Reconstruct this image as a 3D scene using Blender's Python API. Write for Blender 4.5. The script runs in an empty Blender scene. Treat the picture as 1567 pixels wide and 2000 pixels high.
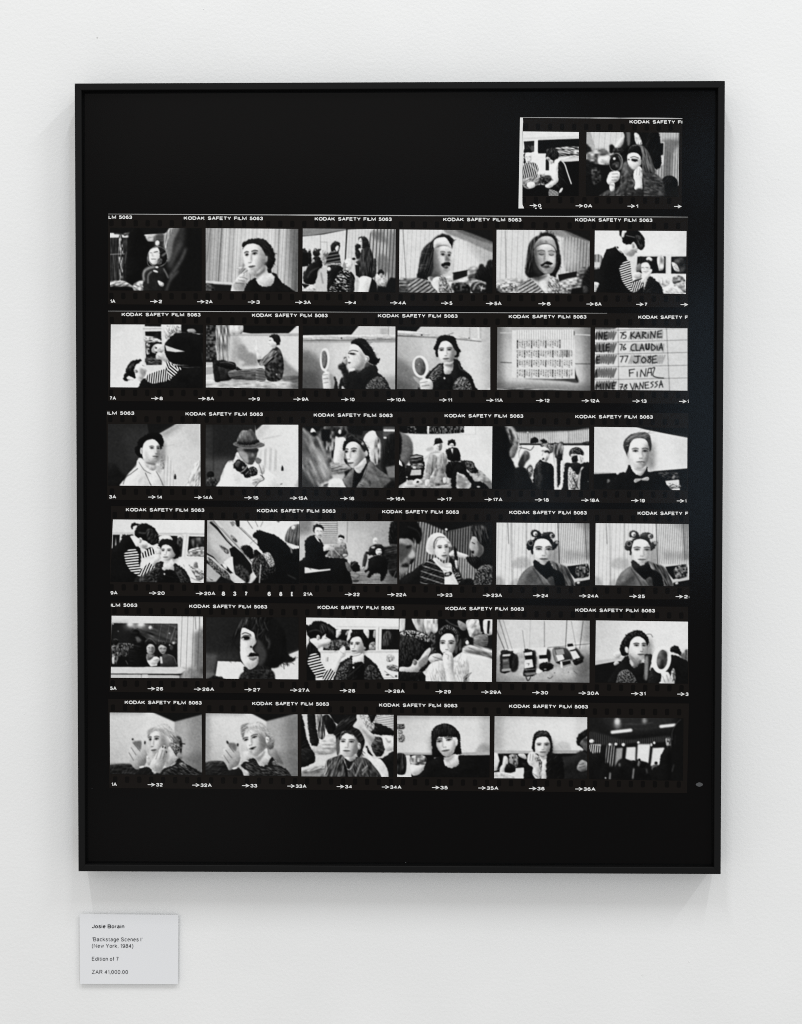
import bpy, bmesh, math, random
import numpy as np
from mathutils import Vector, Euler

random.seed(7)
scene = bpy.context.scene
COL = scene.collection

# ---------------------------------------------------------------- camera
cam_data = bpy.data.cameras.new('camera')
cam_data.sensor_fit = 'VERTICAL'
cam_data.sensor_height = 36.0
cam_data.sensor_width = 36.0
cam_data.lens = 50.0
cam_data.clip_start = 0.05
cam_data.clip_end = 60.0
cam = bpy.data.objects.new('camera', cam_data)
COL.objects.link(cam)
CAM_LOC = Vector((0.0355731, -2.1623463, -0.0005236))
CAM_ROT = Euler((1.54847254, -0.00024490, 0.01513134), 'XYZ')
cam.location = CAM_LOC
cam.rotation_euler = CAM_ROT
scene.camera = cam

# ---------------------------------------------------------------- light: a white gallery room with lamps overhead
world = bpy.data.worlds.new('World')
scene.world = world
world.use_nodes = True
# the rest of the room as it lights the wall: pale, a little brighter towards the ceiling than towards the floor
wn = world.node_tree
bg = wn.nodes['Background']
wtc = wn.nodes.new('ShaderNodeTexCoord')
wsep = wn.nodes.new('ShaderNodeSeparateXYZ')
wmap = wn.nodes.new('ShaderNodeMapRange')
wmap.inputs['From Min'].default_value = -0.32
wmap.inputs['From Max'].default_value = 0.5
wmap.inputs['To Min'].default_value = 0.575
wmap.inputs['To Max'].default_value = 0.90
wn.links.new(wtc.outputs['Generated'], wsep.inputs['Vector'])
wn.links.new(wsep.outputs['Z'], wmap.inputs['Value'])
wn.links.new(wmap.outputs['Result'], bg.inputs['Strength'])
bg.inputs['Color'].default_value = (1.0, 0.986, 0.962, 1)


def lamp(name, loc, aim, size, power, colour=(0.965, 0.987, 1.0)):
    d = bpy.data.lights.new(name, 'AREA')
    d.shape = 'RECTANGLE'
    d.size, d.size_y = size
    d.energy = power
    d.color = colour
    o = bpy.data.objects.new(name, d)
    o.location = loc
    z = (Vector(loc) - Vector(aim)).normalized()      # lamps shine along -Z
    up = Vector((0, 0, 1)) if abs(z.y) > 0.8 else Vector((0, 1, 0))
    y = up - z * up.dot(z)
    y.normalize()
    x = y.cross(z)
    from mathutils import Matrix
    o.matrix_world = Matrix(((x.x, y.x, z.x, loc[0]), (x.y, y.y, z.y, loc[1]), (x.z, y.z, z.z, loc[2]), (0, 0, 0, 1)))
    COL.objects.link(o)
    return o


# narrow ceiling lamps running towards the wall (the frame's shadow edges point back to them)
lamp('ceiling_lamp', (-1.27, -3.85, 5.4), (-0.6, 0, -0.4), (0.15, 2.0), 84.0)
lamp('ceiling_lamp', (1.50, -3.85, 5.4), (0.6, 0, -0.4), (0.15, 2.0), 70.0)
lamp('ceiling_lamp', (4.70, -3.85, 5.4), (0.8, 0, -0.4), (0.15, 2.0), 98.0)

# the few dim bluish lights across the room whose soft reflections show in the glossy print
SKYISH = (0.45, 0.72, 1.0)
for loc, size, power in (((1.36, -4.5, 0.30), (0.16, 1.30), 0.85), ((1.40, -4.5, 1.47), (0.22, 0.18), 0.16), ((0.58, -4.5, -0.20), (0.16, 0.60), 0.22),
                         ((-0.52, -4.5, -0.05), (0.14, 0.34), 0.14), ((0.56, -4.5, 1.62), (0.16, 0.14), 0.06), ((-0.05, -4.5, 0.75), (0.10, 0.9), 0.10)):
    lamp('window_glow', loc, (loc[0] * 0.35, -0.04, loc[2] * 0.35), size, power * 7.0, SKYISH)
lamp('print_sheen_lamp', (-0.55, -4.5, 1.75), (-0.2, -0.04, 0.5), (1.9, 0.7), 3.6, (1.0, 0.97, 0.94))  # added unseen lamp that lays a soft sheen on the upper print
lamp('print_sheen_lamp', (-1.05, -4.5, -1.55), (-0.3, -0.04, -0.5), (0.9, 0.5), 0.7, (1.0, 0.97, 0.94))  # another added lamp, low in the room, for sheen at the lower left

scene.cycles.pixel_filter_type = 'BLACKMAN_HARRIS'
scene.cycles.filter_width = 1.0
scene.cycles.use_denoising = False
scene.cycles.use_adaptive_sampling = False
scene.view_settings.view_transform = 'Standard'
scene.view_settings.look = 'None'
scene.view_settings.exposure = 0.0
scene.view_settings.gamma = 1.0
scene.view_settings.use_curve_mapping = False

# ---------------------------------------------------------------- helpers
ROT = CAM_ROT.to_matrix()
FPX = 2000.0 * 50.0 / 36.0


def at(px, py, y):
    """point of the plane at depth y that is seen at pixel (px, py) of the 1567 x 2000 photograph"""
    d = ROT @ Vector(((px - 783.5) / FPX, -(py - 1000.0) / FPX, -1.0))
    return CAM_LOC + d * ((y - CAM_LOC.y) / d.y)


def lin(g):
    c = g / 255.0
    return c / 12.92 if c <= 0.04045 else ((c + 0.055) / 1.055) ** 2.4


def mesh_obj(name, verts, faces, mats, parent=None, face_mats=None):
    me = bpy.data.meshes.new(name)
    me.from_pydata([tuple(v) for v in verts], [], faces)
    for m in (mats if isinstance(mats, (list, tuple)) else [mats]):
        me.materials.append(m)
    if face_mats:
        me.polygons.foreach_set('material_index', face_mats)
    me.update()
    o = bpy.data.objects.new(name, me)
    COL.objects.link(o)
    if parent:
        o.parent = parent
    return o


def thing(name, label, category):
    o = bpy.data.objects.new(name, None)
    o.empty_display_size = 0.1
    COL.objects.link(o)
    o['label'] = label
    o['category'] = category
    return o


def bevelled_box(name, lo, hi, bevel, mat, parent):
    bm = bmesh.new()
    bmesh.ops.create_cube(bm, size=1.0)
    for v in bm.verts:
        v.co = Vector([(lo[i] + hi[i]) / 2 + v.co[i] * (hi[i] - lo[i]) for i in range(3)])
    if bevel:
        bmesh.ops.bevel(bm, geom=list(bm.edges), offset=bevel, segments=2, profile=0.5, affect='EDGES')
    me = bpy.data.meshes.new(name)
    bm.to_mesh(me)
    bm.free()
    me.materials.append(mat)
    o = bpy.data.objects.new(name, me)
    COL.objects.link(o)
    o.parent = parent
    return o


def material(name, colour, rough, spec=0.3):
    m = bpy.data.materials.new(name)
    m.use_nodes = True
    b = m.node_tree.nodes['Principled BSDF']
    b.inputs['Base Color'].default_value = (*colour, 1)
    b.inputs['Roughness'].default_value = rough
    b.inputs['Specular IOR Level'].default_value = spec
    return m, m.node_tree, b


def bump(nt, b, scale, strength, dist, detail=4.0, stretch=None):
    tc = nt.nodes.new('ShaderNodeTexCoord')
    n = nt.nodes.new('ShaderNodeTexNoise')
    n.inputs['Scale'].default_value = scale
    n.inputs['Detail'].default_value = detail
    src = tc.outputs['Object']
    if stretch:
        mp = nt.nodes.new('ShaderNodeMapping')
        mp.inputs['Scale'].default_value = stretch
        nt.links.new(src, mp.inputs['Vector'])
        src = mp.outputs['Vector']
    nt.links.new(src, n.inputs['Vector'])
    bp = nt.nodes.new('ShaderNodeBump')
    bp.inputs['Strength'].default_value = strength
    bp.inputs['Distance'].default_value = dist
    nt.links.new(n.outputs['Fac'], bp.inputs['Height'])
    nt.links.new(bp.outputs['Normal'], b.inputs['Normal'])
    return n, bp


# ---------------------------------------------------------------- materials
# painted plaster: rolled emulsion with a fine orange-peel and a few broader trowel waves
M_WALL, nt, b = material('white_painted_plaster', (0.80, 0.80, 0.795), 0.75, 0.2)
tc = nt.nodes.new('ShaderNodeTexCoord')
n1 = nt.nodes.new('ShaderNodeTexNoise'); n1.inputs['Scale'].default_value = 210; n1.inputs['Detail'].default_value = 3
n2 = nt.nodes.new('ShaderNodeTexNoise'); n2.inputs['Scale'].default_value = 34; n2.inputs['Detail'].default_value = 2
n3 = nt.nodes.new('ShaderNodeTexNoise'); n3.inputs['Scale'].default_value = 5; n3.inputs['Detail'].default_value = 3
for n in (n1, n2, n3):
    nt.links.new(tc.outputs['Object'], n.inputs['Vector'])
b1 = nt.nodes.new('ShaderNodeBump'); b1.inputs['Strength'].default_value = 0.27; b1.inputs['Distance'].default_value = 0.0016
b2 = nt.nodes.new('ShaderNodeBump'); b2.inputs['Strength'].default_value = 0.07; b2.inputs['Distance'].default_value = 0.004
nt.links.new(n1.outputs['Fac'], b1.inputs['Height'])
nt.links.new(n2.outputs['Fac'], b2.inputs['Height'])
nt.links.new(b2.outputs['Normal'], b1.inputs['Normal'])
nt.links.new(b1.outputs['Normal'], b.inputs['Normal'])
cr = nt.nodes.new('ShaderNodeValToRGB')
cr.color_ramp.elements[0].position = 0.3; cr.color_ramp.elements[0].color = (0.785, 0.786, 0.782, 1)
cr.color_ramp.elements[1].position = 0.7; cr.color_ramp.elements[1].color = (0.812, 0.812, 0.808, 1)
nt.links.new(n3.outputs['Fac'], cr.inputs['Fac'])
nt.links.new(cr.outputs['Color'], b.inputs['Base Color'])

M_FRAME, nt, b = material('black_stained_wood', (0.0052, 0.0052, 0.0053), 0.45, 0.10)
bump(nt, b, 60, 0.25, 0.0006, 5.0, (1, 1, 1))

PAPER_ROUGH, PAPER_SPEC = 0.13, 0.058


def paper(name, colour):
    m, nt, b = material(name, colour, PAPER_ROUGH, PAPER_SPEC)
    bump(nt, b, 900, 0.12, 0.0004, 2.0)
    return m


M_PAPER = paper('black_photographic_paper', (0.0020, 0.0018, 0.0019))
M_REBATE = paper('printed_film_rebate', (0.0072, 0.0057, 0.0049))
M_HOLE = paper('printed_sprocket_hole', (0.0024, 0.0021, 0.0020))
M_LIGHT = paper('printed_white', (0.70, 0.70, 0.69))
M_LEAK = paper('printed_pale_line', (0.42, 0.42, 0.415))
M_SPOT = paper('grey_spot', (0.075, 0.077, 0.08))  # plain grey of the oval margin spot and the specks
M_PRINT = paper('printed_black_and_white_picture', (0.5, 0.5, 0.5))
nt = M_PRINT.node_tree
at_node = nt.nodes.new('ShaderNodeAttribute'); at_node.attribute_name = 'tone'
nt.links.new(at_node.outputs['Color'], nt.nodes['Principled BSDF'].inputs['Base Color'])
M_BACK, nt, b = material('black_backing', (0.003, 0.003, 0.003), 0.9, 0.05)
M_CHIP, nt, b = material('grey_plaster_chip', (0.30, 0.295, 0.285), 0.9, 0.1)
M_CARD, nt, b = material('pale_card', (0.745, 0.75, 0.765), 0.5, 0.25)
bump(nt, b, 500, 0.1, 0.0003)
M_INK, nt, b = material('black_ink', (0.012, 0.012, 0.015), 0.6, 0.2)
# ---------------------------------------------------------------- printed pictures
# Every exposure on the sheet is a small black-and-white print; its tones are drawn here with a few
# drawing commands (filled outlines, strokes, stripes, textures) and stored per vertex of its mesh.
CS = 0.5          # canvas samples per drawing unit


def _noise(h, w, sx, sy, ang, seed):
    """smooth value noise stretched sx by sy (drawing units) and turned by ang degrees"""
    r = np.random.RandomState(seed)
    yy, xx = np.mgrid[0:h, 0:w].astype(np.float32) / CS
    a = math.radians(ang)
    u = (xx * math.cos(a) + yy * math.sin(a)) / sx + 500.0
    v = (-xx * math.sin(a) + yy * math.cos(a)) / sy + 500.0
    lat = r.rand(128, 128).astype(np.float32)
    ui = np.floor(u).astype(int); vi = np.floor(v).astype(int)
    fu = u - ui; fv = v - vi
    fu = fu * fu * (3 - 2 * fu); fv = fv * fv * (3 - 2 * fv)
    g = lambda i, j: lat[i % 128, j % 128]
    return (g(ui, vi) * (1 - fu) * (1 - fv) + g(ui + 1, vi) * fu * (1 - fv)
            + g(ui, vi + 1) * (1 - fu) * fv + g(ui + 1, vi + 1) * fu * fv)


def _box(m, r):
    if r < 1:
        return m
    for ax in (0, 1):
        p = np.pad(m, [(r + 1, r) if a == ax else (0, 0) for a in (0, 1)], mode='edge')
        c = np.cumsum(p, axis=ax, dtype=np.float64)
        n = 2 * r + 1
        m = ((c[n:] - c[:-n]) if ax == 0 else (c[:, n:] - c[:, :-n])) / n
    return m.astype(np.float32)


def _blur(m, s):
    s = s * CS
    if s < 0.45:
        return m
    r = max(1, int(round(s * 0.95)))
    for _ in range(3):
        m = _box(m, r)
    return m


def _spline(pts, closed, n=7):
    p = np.array(pts, float)
    k = len(p)
    if k < 3:
        return p
    out = []
    for i in range(k if closed else k - 1):
        if closed:
            a, b, c, d = p[i - 1], p[i], p[(i + 1) % k], p[(i + 2) % k]
        else:
            a, b, c, d = p[max(i - 1, 0)], p[i], p[i + 1], p[min(i + 2, k - 1)]
        for t in np.linspace(0, 1, n, endpoint=False):
            out.append(0.5 * (2 * b + (c - a) * t + (2 * a - 5 * b + 4 * c - d) * t * t
                              + (3 * b - a - 3 * c + d) * t ** 3))
    if not closed:
        out.append(p[-1])
    return np.array(out)


class Canvas:
    def __init__(self, x0, y0, x1, y1, seed):
        self.x0, self.y0 = x0, y0
        self.w = int((x1 - x0) * CS) + 1
        self.h = int((y1 - y0) * CS) + 1
        self.x1, self.y1 = x1, y1
        self.a = np.zeros((self.h, self.w), np.float32)
        self.seed = seed

    def poly_mask(self, pts):
        q = (np.asarray(pts, float) - (self.x0, self.y0)) * CS
        m = np.zeros((self.h, self.w), np.float32)
        xa = max(0, int(q[:, 0].min()) - 1); xb = min(self.w, int(q[:, 0].max()) + 2)
        ya = max(0, int(q[:, 1].min()) - 1); yb = min(self.h, int(q[:, 1].max()) + 2)
        if xa >= xb or ya >= yb:
            return m
        xs = np.arange(xa, xb) + 0.0
        for dy in (0.25, 0.75):
            ys = np.arange(ya, yb) - 0.5 + dy
            ins = np.zeros((yb - ya, xb - xa), np.float32)
            for i in range(len(q)):
                (ax, ay), (bx, by) = q[i - 1], q[i]
                if ay == by:
                    continue
                hit = (ys >= min(ay, by)) & (ys < max(ay, by))
                if not hit.any():
                    continue
                cx = ax + (ys[hit] - ay) * (bx - ax) / (by - ay)
                cov = np.clip(xs[None, :] - cx[:, None] + 0.5, 0, 1)
                ins[hit] += cov if ay < by else -cov
            m[ya:yb, xa:xb] += np.clip(np.abs(ins), 0, 1) * 0.5
        return m

    def line_mask(self, pts, w):
        q = (np.asarray(pts, float) - (self.x0, self.y0)) * CS
        r = w * CS * 0.5
        m = np.zeros((self.h, self.w), np.float32)
        for a, b in zip(q[:-1], q[1:]):
            lo = np.floor(np.minimum(a, b) - r - 2).astype(int); hi = np.ceil(np.maximum(a, b) + r + 2).astype(int)
            xa, ya = max(0, lo[0]), max(0, lo[1]); xb, yb = min(self.w, hi[0]), min(self.h, hi[1])
            if xa >= xb or ya >= yb:
                continue
            yy, xx = np.mgrid[ya:yb, xa:xb]
            d = b - a
            t = np.clip(((xx - a[0]) * d[0] + (yy - a[1]) * d[1]) / max(1e-6, d @ d), 0, 1)
            ds = np.hypot(xx - a[0] - t * d[0], yy - a[1] - t * d[1])
            c = np.clip(r + 0.5 - ds, 0, 1) * min(1.0, 2 * r + 0.2)
            m[ya:yb, xa:xb] = np.maximum(m[ya:yb, xa:xb], c)
        return m

    def form(self, m, g):
        """tone of a filled outline as a rounded form lit from the upper left, with a little surface variation"""
        ys, xs = np.nonzero(m > 0.5)
        if len(ys) < 60:
            return g
        size = min(np.ptp(ys), np.ptp(xs)) / CS
        if size < 16:
            return g
        r = min(30.0, max(4.0, size * 0.19))
        f = _blur(m, r)
        gy, gx = np.gradient(f)
        k = (gx * 0.55 + gy * 0.8) * r * CS * 2.4
        amp = 0.33 * g if g > 60 else 10 + 0.3 * g
        n = _noise(self.h, self.w, max(9.0, size * 0.30), max(6.0, size * 0.2), self.seed * 37 % 180, self.seed) - 0.5
        n2 = _noise(self.h, self.w, 11, 5, self.seed * 53 % 180, self.seed + 9) - 0.5
        v = g + amp * np.clip(k, -1.1, 0.8) + (0.10 * g + 7) * n + (0.04 * g + 7) * n2
        if g < 46 and 30 < size < 150:              # sheen on hair and folds in dark cloth
            n3 = _noise(self.h, self.w, max(16.0, size * 0.35), max(4.0, size * 0.06), self.seed * 47 % 180, self.seed + 4)
            v = v + 32 * np.clip((n3 - 0.60) / 0.4, 0, 1) * np.clip(0.7 + k, 0.1, 1)
        return np.clip(v, 9, 234)

    def ragged(self, m, g):
        """edge of cloth, hair or skin: never quite as smooth as the curve it was drawn with"""
        n = _noise(self.h, self.w, 9, 7, self.seed * 71 % 180, self.seed + 21) - 0.5
        k = 1.15 if g < 60 else 0.4
        return np.clip((_blur(m, 3.2) - 0.5 + k * n * 0.6) * 3.0 + 0.5, 0, 1)

    def put(self, m, val, alpha, b):
        m = _blur(m, b) * alpha
        self.a += (val - self.a) * m

    def bleed(self, pts):
        """outlines that reach the edge of the picture run on past it"""
        o = []
        for x, y in pts:
            o.append((x + (18 if x > self.x1 - 17 else -18 if x < self.x0 + 14 else 0),
                      y + (18 if y > self.y1 - 17 else -18 if y < self.y0 + 14 else 0)))
        return o

    def draw(self, text):
        for ln in text.split('\n'):
            f = ln.split()
            if not f or f[0][0] == '#':
                continue
            self.seed += 1
            op = f[0]
            num = lambda s: [float(v) for v in s.split(',')]
            ga = f[1].split('/')
            g = float(ga[0]); al = float(ga[1]) if len(ga) > 1 else 1.0
            if op == 'F':
                self.a[:] = g
            elif op == 'G':                       # G g0 x,y g1 x,y
                p0, g1, p1 = np.array(num(f[2])), float(f[3]), np.array(num(f[4]))
                yy, xx = np.mgrid[0:self.h, 0:self.w] / CS
                d = p1 - p0
                t = np.clip(((xx + self.x0 - p0[0]) * d[0] + (yy + self.y0 - p0[1]) * d[1]) / (d @ d), 0, 1)
                self.a[:] = g + (g1 - g) * t
            elif op in 'Pp':                      # P g blur pts
                pts = self.bleed([num(v) for v in f[3:]])
                m = self.poly_mask(_spline(pts, True) if op == 'P' else pts)
                if op == 'P' and al > 0.85:
                    m = self.ragged(m, g)
                self.put(m, self.form(m, g) if op == 'P' and al > 0.85 else g, al, float(f[2]))
            elif op in 'Ll':                      # L g width blur pts
                pts = [num(v) for v in f[4:]]
                self.put(self.line_mask(_spline(pts, False) if op == 'L' else pts, float(f[2])), g,
                         al * (0.78 if g < 75 and float(f[2]) < 10 else 1.0), float(f[3]) + 0.6)
            elif op in 'EO':                      # E g blur c r [rot]    O g width blur c r [rot]
                k = 2 if op == 'E' else 3
                c, r = num(f[k + 1]), num(f[k + 2])
                a = math.radians(float(f[k + 3])) if len(f) > k + 3 else 0
                t = np.linspace(0, 2 * math.pi, 33)
                x = r[0] * np.cos(t); y = r[1] * np.sin(t)
                pts = np.stack([c[0] + x * math.cos(a) - y * math.sin(a), c[1] + x * math.sin(a) + y * math.cos(a)], 1)
                m = self.poly_mask(pts[:-1]) if op == 'E' else self.line_mask(pts, float(f[2]))
                self.put(m, self.form(m, g) if op == 'E' and al > 0.85 else g, al, float(f[k]))
            elif op in 'Tt':                      # T g amp sx,sy ang blur pts  (texture)
                pts = self.bleed([num(v) for v in f[6:]])
                sx, sy = num(f[3])
                n = _noise(self.h, self.w, sx, sy, float(f[4]), self.seed)
                n = np.clip((n - 0.5) * 1.7, -1, 1)
                m = self.poly_mask(_spline(pts, True) if op == 'T' else pts)
                self.put(m, np.clip((self.form(m, g) if op == 'T' else g) + float(f[2]) * n, 8, 236), al, float(f[5]))
            elif op in 'Ss':                      # S g1 g2 period duty ang blur pts  (stripes)
                pts = self.bleed([num(v) for v in f[7:]])
                yy, xx = np.mgrid[0:self.h, 0:self.w] / CS
                a = math.radians(float(f[5]))
                ph = ((xx + self.x0) * math.cos(a) + (yy + self.y0) * math.sin(a)) / float(f[3]) % 1.0
                du = float(f[4])
                k = np.clip((np.abs(ph - 0.5) - (0.5 - du / 2)) * float(f[3]) * CS + 0.5, 0, 1)
                m = self.poly_mask(_spline(pts, True) if op == 'S' else pts)
                self.put(m, g + (float(f[2].split('/')[0]) - g) * k, al, float(f[6]))
            elif op == 'H':                       # H tone count length angle spread pts: single hairs or brush marks
                pts = [num(v) for v in f[6:]]
                rr = np.random.RandomState(self.seed)
                q = np.array(pts)
                n, ln_, an, sp = int(float(f[2])), float(f[3]), float(f[4]), float(f[5])
                m = np.zeros((self.h, self.w), np.float32)
                for _ in range(n):
                    w = rr.dirichlet(np.full(len(q), 0.55))
                    x, y = w @ q
                    th = math.radians(an + rr.uniform(-sp, sp))
                    c = rr.uniform(-0.5, 0.5)
                    l = ln_ * rr.uniform(0.6, 1.3)
                    sp_ = [(x + l * s * math.cos(th + c * s), y + l * s * math.sin(th + c * s)) for s in (0, 0.35, 0.7, 1)]
                    m = np.maximum(m, self.line_mask(sp_, rr.uniform(2.2, 5.0)) * rr.uniform(0.5, 1))
                self.put(m, g, al, 1.6)
            elif op == 'M':                       # M tone cx,cy w,h tilt yaw light eyes mouth
                self.face(g, num(f[2]), num(f[3]), *[float(v) for v in f[4:9]])
            else:
                raise ValueError(ln)

    def face(self, t, c, r, tilt, yaw, light, eyes, mouth):
        """modelling and features of a face already laid in as a tone; w, h are half the width and height from
        hairline to chin, yaw > 0 turns it to the right, light is the lit side (-1 left, 1 right)"""
        w, h = r
        a = math.radians(tilt)
        ca, sa = math.cos(a), math.sin(a)

        def at_(u, v):
            return (c[0] + u * w * ca - v * h * sa, c[1] + u * w * sa + v * h * ca)

        def el(g, al, b, u, v, ru, rv):
            th = np.linspace(0, 2 * math.pi, 25)[:-1]
            self.put(self.poly_mask([at_(u + ru * math.cos(x), v + rv * math.sin(x)) for x in th]), np.where(self.a < 70, self.a, g) if g > 200 else np.minimum(self.a, g), al, b * w)

        def pl(g, al, b, pts):
            self.put(self.poly_mask(_spline([at_(*q) for q in pts], True)), g, al, b * w)

        def st(g, al, wd, b, pts):
            self.put(self.line_mask(_spline([at_(*q) for q in pts], False), wd * w), g, al, b * w)
        s = yaw * 0.24
        fr, fl = 1 - 0.5 * max(0, yaw), 1 - 0.5 * max(0, -yaw)
        # broad modelling
        el(t * 0.40, 0.62, 0.22, -light * 0.98, 0.25, 0.36, 0.95)
        el(t * 0.50, 0.50, 0.22, -light * 0.62, 0.62, 0.34, 0.34)
        el(t * 0.62, 0.40, 0.16, light * 0.92, 0.45, 0.16, 0.42)
        el(t * 0.60, 0.45, 0.14, s * 0.6, 1.0, 0.50, 0.14)
        el(236, 0.35, 0.20, light * 0.22 + s, -0.58, 0.42, 0.24)
        el(236, 0.35, 0.14, light * 0.45 + s, 0.28, 0.22, 0.18)
        for sg, k in ((-1, fl), (1, fr)):
            ue = s + sg * 0.42 * k
            el(t * 0.42, 0.45 + 0.35 * eyes, 0.07, ue, -0.13, 0.27 * k, 0.13)
            st(34, 0.45 + 0.35 * eyes, 0.09, 0.03, [(s + sg * 0.16 * k, -0.235), (s + sg * 0.44 * k, -0.275), (s + sg * 0.72 * k, -0.215)])
            if eyes > 0.25:
                el(190, 0.5, 0.03, ue, -0.08, 0.17 * k, 0.045)
                el(18, 0.85, 0.03, ue + 0.02 * yaw, -0.083, 0.085, 0.048)
                st(18, 0.85, 0.06, 0.02, [(ue - 0.21 * k, -0.085), (ue, -0.128), (ue + 0.21 * k, -0.085)])
            else:
                st(40, 0.8, 0.06, 0.03, [(ue - 0.2 * k, -0.07), (ue, -0.03), (ue + 0.2 * k, -0.07)])
        # nose
        n = s + yaw * 0.24
        pl(t * 0.45, 0.50, 0.05, [(s - light * 0.10, -0.16), (n - light * 0.07, 0.16), (n - light * 0.20, 0.34), (n - light * 0.26, 0.24), (s - light * 0.18, -0.06)])
        st(236, 0.45, 0.08, 0.04, [(s + light * 0.02, -0.18), (n + light * 0.03, 0.24)])
        el(t * 0.36, 0.60, 0.04, n, 0.37, 0.17, 0.035)
        el(30, 0.7, 0.02, n - 0.09, 0.35, 0.04, 0.02)
        el(30, 0.7, 0.02, n + 0.09, 0.35, 0.04, 0.02)
        # mouth
        m = s + yaw * 0.10
        wl, wr = 0.36 * (1 - 0.3 * max(0, -yaw)), 0.36 * (1 - 0.3 * max(0, yaw))
        pl(76, 0.8, 0.035, [(m - wl, 0.585), (m - 0.1, 0.525), (m, 0.54), (m + 0.1, 0.525), (m + wr, 0.585), (m, 0.61)])
        pl(104, 0.85, 0.03, [(m - wl * 0.85, 0.595), (m, 0.60), (m + wr * 0.85, 0.595), (m + 0.12, 0.665 + 0.03 * mouth), (m - 0.12, 0.665 + 0.03 * mouth)])
        st(40, 0.7, 0.045, 0.02, [(m - wl, 0.588), (m, 0.598), (m + wr, 0.588)])
        if mouth > 1:
            el(22, 0.9, 0.03, m, 0.62, 0.12, 0.06)
        el(t * 0.45, 0.45, 0.06, m, 0.74, 0.22, 0.04)
        el(232, 0.35, 0.08, m + light * 0.06, 0.86, 0.16, 0.07)


def picture(quad, text, nu, nv, seed):
    """tones (0-255) of one exposure at nu x nv points spread over its quad (tl, tr, br, bl in drawing units)"""
    q = np.array(quad, float)
    x0, y0 = q.min(0) - 6; x1, y1 = q.max(0) + 6
    cv = Canvas(x0, y0, x1, y1, seed * 97)
    cv.draw(text)
    r = np.random.RandomState(seed)
    a = _blur(cv.a, 1.6)
    a = np.clip(a + 0.40 * (a - _blur(a, 6.5)), 5, 236)
    a = a * (1 + 0.03 * (_noise(cv.h, cv.w, 46, 46, 20, seed + 3) - .5) + 0.06 * (_noise(cv.h, cv.w, 13, 11, 50, seed + 5) - .5))
    a = a + _blur(r.randn(cv.h, cv.w).astype(np.float32), 3.2) * 20 * (0.35 + 0.65 * np.sin(np.clip(a / 235, 0, 1) * 3.1))
    x = np.clip(a / 240.0, 0, 1)
    a = 240.0 * (x + 0.58 * x * (1 - x) * (2 * x - 1))
    u = np.linspace(0, 1, nu)[None, :, None]; v = np.linspace(0, 1, nv)[:, None, None]
    P = (q[0] * (1 - u) + q[1] * u) * (1 - v) + (q[3] * (1 - u) + q[2] * u) * v
    X = np.clip((P[..., 0] - x0) * CS, 0, cv.w - 1.001); Y = np.clip((P[..., 1] - y0) * CS, 0, cv.h - 1.001)
    xi = X.astype(int); yi = Y.astype(int); fx = X - xi; fy = Y - yi
    o = (a[yi, xi] * (1 - fx) * (1 - fy) + a[yi, xi + 1] * fx * (1 - fy)
         + a[yi + 1, xi] * (1 - fx) * fy + a[yi + 1, xi + 1] * fx * fy)
    return np.clip(o, 6, 238)
PICS = []


def PIC(region, strip, quad, label, ops):
    PICS.append((region, strip, quad, label, ops))


# regions: origin in photograph pixels and drawing units per photograph pixel
REG = {'0': (990, 210, 4.2351), '6c': (960, 1365, 3.731)}
for _r, _ys in ((1, (410, 410, 410)), (2, (600, 600, 600)), (3, (795, 795, 795)), (4, (980, 980, 985)),
                (5, (1170, 1170, 1175)), (6, (1355, 1360, 1365))):
    for _c, _x, _y in zip('abc', (200, 580, 960), _ys):
        REG.setdefault('%d%s' % (_r, _c), (_x, _y, 3.9175))

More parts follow.
